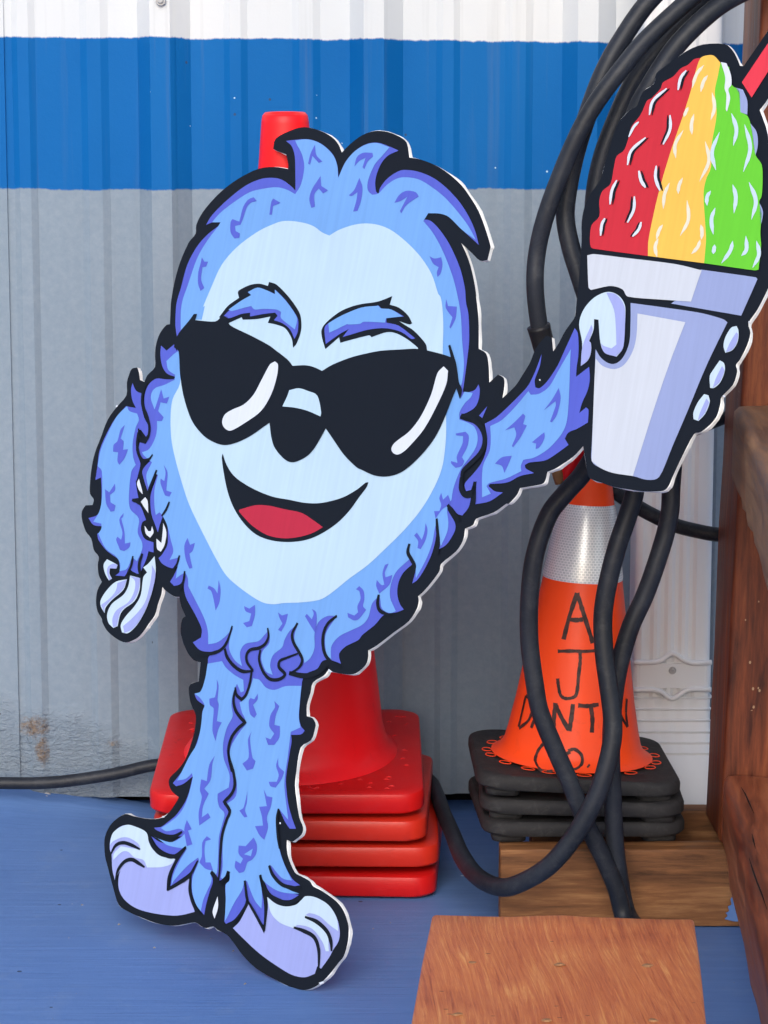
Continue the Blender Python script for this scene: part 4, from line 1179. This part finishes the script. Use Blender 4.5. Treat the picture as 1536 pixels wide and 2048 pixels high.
# marks in the fur
marks = ["A 715 660 740 690 690 705 660 740 630 830 610 880 565 890 570 930 605 950 600 985 560 990 530 940 530 860 545 835 600 855 630 740 670 680", "A 870 670 930 705 870 730 860 800 840 800 855 700",
 "A 1205 240 1215 320 1265 375 1235 385 1185 330 1165 400 1150 390 1170 310", "A 1250 490 1255 570 1310 605 1270 630 1235 590 1200 640 1205 735 1175 745 1160 670 1185 590", "A 300 1140 320 1175 350 1175 335 1215 305 1220 295 1320 320 1385 290 1410 270 1350 272 1260 290 1190",
 "B 240 415 260 340 310 305 385 305 390 335 350 370 320 435 305 420 330 345 280 370", "B 280 505 305 580 295 680 265 770 230 775 255 690 265 620 220 650 195 645 240 600", "B 560 705 600 640 660 608 730 620 755 655 700 690 650 730 615 790 605 770 665 655 610 690",
 "B 840 1130 880 1150 935 1140 945 1200 930 1270 905 1298 900 1260 915 1220 870 1190", "F 775 75 790 130 860 135 850 230 810 310 800 300 825 220 800 190 770 140",
 "C 695 715 715 790 760 775 740 830 690 820 670 890 715 940 700 970 650 970 600 900 640 880", "C 405 1000 370 1110 395 1130 390 1200 430 1195 400 1270 360 1320 345 1290 350 1220 310 1215 315 1160 345 1130 370 1040", "D 325 150 325 205 285 240 290 300 330 325 320 370 290 375 255 310 245 195 280 220",
 "D 395 385 390 415 375 430 400 530 405 630 450 620 440 660 400 690 365 680 335 600 345 575 375 600 385 540 360 440", "D 715 0 745 60 740 150 735 205 780 220 760 255 725 245 690 150 690 110 720 130 730 60", "D 905 585 925 640 965 625 945 690 920 710 945 825 920 830 890 750 880 650",
 "D 1155 920 1170 1000 1160 1100 1130 1165 1115 1080 1095 1010 1065 990 1075 965 1120 990 1145 1030", "D 1445 1120 1445 1200 1420 1290 1380 1300 1350 1265 1400 1250 1415 1190 1370 1170 1358 1130 1400 1150",
 "I 790 260 820 285 870 270 850 350 815 415 790 400 825 350 800 300", "I 1060 232 1095 260 1098 350 1085 420 1040 350 1005 290 1020 272 1060 315 1075 270", "I 1440 50 1475 90 1480 160 1470 210 1495 240 1440 310 1400 325 1350 300 1345 265 1400 285 1430 260 1425 210 1450 150 1440 90 1412 75",
 "I 300 795 315 850 305 960 315 1000 300 1130 340 1140 310 1200 290 1290 265 1200 275 1030 245 1000 240 950 285 940 300 870", "I 628 910 625 960 590 1000 620 1075 600 1105 565 1070 555 970 570 945 600 955", "I 760 970 800 1010 770 1090 760 1160 805 1170 800 1260 760 1320 710 1320 690 1260 730 1275 760 1230 720 1170 730 1080 765 1020",
 "I 580 1210 565 1270 585 1420 610 1450 590 1510 540 1525 505 1470 555 1420 550 1280", "J 925 45 905 110 890 240 840 310 875 350 830 450 820 540 870 505 890 540 800 605 795 500 820 380 805 320 815 235 860 250 880 120",
 "K 710 385 715 450 760 495 740 550 690 622 650 610 635 575 700 575 715 520 695 450", "K 595 635 620 690 665 700 650 780 620 860 630 940 600 1040 560 1000 525 930 590 925 580 850 560 775 620 770", "K 465 650 460 740 445 800 465 855 440 860 400 805 435 780",
 "K 515 1020 540 1080 535 1150 500 1200 465 1220 440 1290 400 1305 365 1260 370 1205 410 1230 430 1190 395 1150 395 1085 450 1090", "J 700 560 740 635 710 645 745 755 700 770 680 640", "J 860 690 895 715 850 730 840 800 850 900 890 900 910 965 850 950 800 900 820 850 825 740",
 "F 850 1150 930 1135 955 1170 945 1250 900 1340 920 1370 900 1410 850 1425 815 1390 815 1370 865 1385 860 1330 905 1230 910 1170 855 1165", "H 735 505 750 560 790 520 810 575 780 610 740 640 690 710 678 650 720 650 735 600 720 550", "H 610 745 625 800 610 880 570 955 545 945 550 890 518 845 540 822 580 880 600 820",
 "H 315 1070 285 1140 290 1180 345 1160 320 1240 240 1310 215 1250 220 1200 255 1240 280 1240 265 1150 285 1080"]
mk = flat_part('fur_mark', [parse(s_) for s_ in marks], SHADE, 3, fur)
flat_part('fur_mark_hole', [parse("K 510 1110 495 1170 440 1155")], FUR, 4, fur)

# black contour lines between the tufts
line_part('contour_line', strokes(
    ("I 120 590 200 597 290 582 350 545 390 480 425 368", 28), ("I 365 550 385 620 440 690 510 732 595 728", 30), ("I 590 725 545 660 540 600 570 560 640 545 690 510 715 450 708 385", 28),
    ("I 650 560 640 640 670 730 720 790 780 800 830 780 845 750 800 700 805 650 870 620 950 590", 28), ("I 948 345 905 430 915 500 960 580 985 640 960 700 890 748", 28), ("I 880 745 1000 768 1100 745 1180 690", 44),
    ("I 1262 288 1190 350 1155 430 1150 520 1170 600 1215 655 1290 700", 30), ("I 580 730 565 830 535 920 500 958 460 920 448 860", 28), ("I 450 880 435 960 450 1040 490 1100 530 1140 470 1190 420 1260 395 1350 400 1440 420 1536", 30),
    ("J 1030 0 1045 80 1075 180 1085 280 1060 350 1000 415 1045 490 1020 560 985 680 970 820 965 950 955 1040", 30), ("J 895 975 925 1015 960 1060", 40), ("J 1035 970 1015 1040 980 1080", 40),
    ("J 430 640 520 685 600 692 664 655", 32), ("J 400 680 440 780 520 838 600 852 695 775", 32), ("J 695 778 610 900 560 1010 545 1125", 26), ("J 545 1120 620 1075 720 1010 790 885", 30), ("J 730 1020 725 1130 760 1250 810 1320", 26),
    ("L 720 325 750 400 820 475 900 500 970 505", 30), ("L 648 400 670 480 720 560 800 605 870 628 970 590", 34), ("L 648 405 685 590 692 700 682 850", 28), ("L 682 850 620 730 545 600", 26), ("L 525 445 538 560 545 620 500 700 430 785", 28), ("L 400 372 375 440 340 480", 34),
    ("K 715 790 702 870 708 1000 722 1110", 22)), INK, 4, fur, (0.75, 0.55))
line_part('contour_line', strokes(
    ("F 895 1005 970 1020 1040 1080 1080 1150 1080 1240 1040 1320 960 1400 910 1450 897 1510", 42), ("H 897 380 895 470 930 522 985 512 1005 415", 42), ("H 1000 450 1000 600", 34), ("H 788 600 830 665 880 730", 36), ("H 700 710 706 800 715 900 705 1000", 28),
    ("H 482 912 470 980 500 1040 522 1090 515 1160", 32), ("H 237 1318 228 1390 250 1450 330 1485", 30), ("D 660 42 620 150 588 225", 28), ("D 762 296 735 360 700 410", 26), ("D 885 850 872 940 840 1010", 26), ("D 842 725 825 790 790 840", 24),
    ("C 800 625 740 618 680 600", 26), ("C 575 660 545 760 550 850 580 930 602 1010 595 1090 565 1140 525 1105 515 1030", 28), ("C 512 1060 503 1150 520 1240 550 1290 600 1275 628 1238", 28), ("D 470 285 500 290 540 320", 34), ("D 470 730 455 810 420 880", 26), ("D 545 710 520 800 530 890", 34)), INK, 4, fur, (0.7, 0.55))

# sunglasses, nose, brows, mouth
glasses = flat_part('sunglasses', [parse("""C 838 415 850 600 880 780 940 960 1020 1070 1100 1130 1200 1163 1310 1140 1420 1085 1520 1015 E 645 1145 660 1260 690 1350 770 1440 840 1460 940 1415 1010 1340 1095 1190 1150 1270 1240 1400 1340 1500 F 100 1440 200 1485 300 1495 400 1470 490 1410 600 1300 690 1180 760 1040 830 860 860 790 888 876 905 800 880 740 860 600 830 500 810 440 795 450 815 540
 740 515 560 475 400 480 250 490 100 520 0 548 E 1150 680 1065 730 1000 700 930 685 830 690 790 640 700 570 640 525 500 450 330 365 310 300 270 290 210 335 60 325 C 970 165 985 115 960 115 920 170 845 260 815 320 800 380""")], INK, 5, yeti)
flat_part('lens_glint', [parse("E 690 655 715 680 705 780 660 920 580 1050 460 1140 340 1208 290 1190 268 1140 290 1080 350 1040 440 1000 520 920 590 790 650 680")], SHINE, 6, glasses)
flat_part('lens_glint', [parse("F 760 615 795 650 780 760 700 940 600 1120 480 1260 432 1302 390 1320 355 1306 342 1275 360 1235 400 1200 490 1130 580 1010 660 840 710 670")], SHINE, 6, glasses)
flat_part('nose_bridge', [parse("E 805 885 880 870 950 890 1030 930 1060 1060 1055 1095 950 1050 850 1025 750 1015 790 930")], FACE, 6, glasses)
b1 = flat_part('eyebrow', [parse("E 240 300 310 210 400 145 390 105 400 85 480 45 560 32 630 50 640 18 700 40 790 130 870 240 895 310 895 410 860 510 832 545 820 470 770 390 700 360 630 345 650 295 540 315 430 320 420 300 310 350")], INK, 4, yeti)
flat_part('brow_shadow', [parse("E 280 290 330 240 420 170 500 125 470 100 550 65 620 85 690 115 690 80 770 160 850 270 875 330 870 420 845 475 810 400 750 350 680 325 710 290 690 265 600 275 490 295 490 265 420 275 320 310")], SHADE, 5, b1)
flat_part('brow_fur', [parse("E 320 240 420 170 500 125 475 100 550 65 620 85 690 118 690 82 770 162 845 265 868 320 850 400 740 310 740 260 700 240 600 235 530 240 500 212 430 230 345 252")], FUR, 6, b1)
b2 = flat_part('eyebrow', [parse("E 1060 400 1100 340 1200 260 F 15 137 100 115 230 95 345 52 325 120 400 145 470 205 505 270 480 278 400 252 450 285 520 330 610 430 625 490 550 480 550 465 470 400 380 350 300 340 180 380 160 365 0 405 E 1210 505 1200 460 1090 555 1065 470")], INK, 4, yeti)
flat_part('brow_shadow', [parse("E 1085 390 1115 350 1220 290 1380 225 1500 210 F 240 130 260 150 340 160 440 215 300 230 300 265 400 290 530 390 500 395 420 340 300 310 160 320 0 365 E 1230 460 1280 395 1200 440 1095 515")], SHADE, 5, b2)
flat_part('brow_fur', [parse("E 1118 350 1220 290 1380 225 1500 212 F 235 128 260 152 340 160 430 215 300 230 290 265 120 258 90 275 0 280 E 1270 355 1180 400 1125 425")], FUR, 6, b2)
mouth = flat_part('mouth', [parse("G 268 190 300 280 360 370 480 455 650 530 800 560 930 585 1060 585 1220 545 1340 480 1410 425 1435 420 1420 460 1360 540 1280 650 1180 750 1060 830 940 880 800 898 660 885 540 840 440 750 360 630 310 500 280 360 262 230")], INK, 4, yeti)
flat_part('tongue', [parse("G 405 640 530 605 640 608 760 635 900 665 990 720 1073 780 980 830 860 862 740 868 620 840 510 770 440 700 402 655")], TONGUE, 5, mouth)
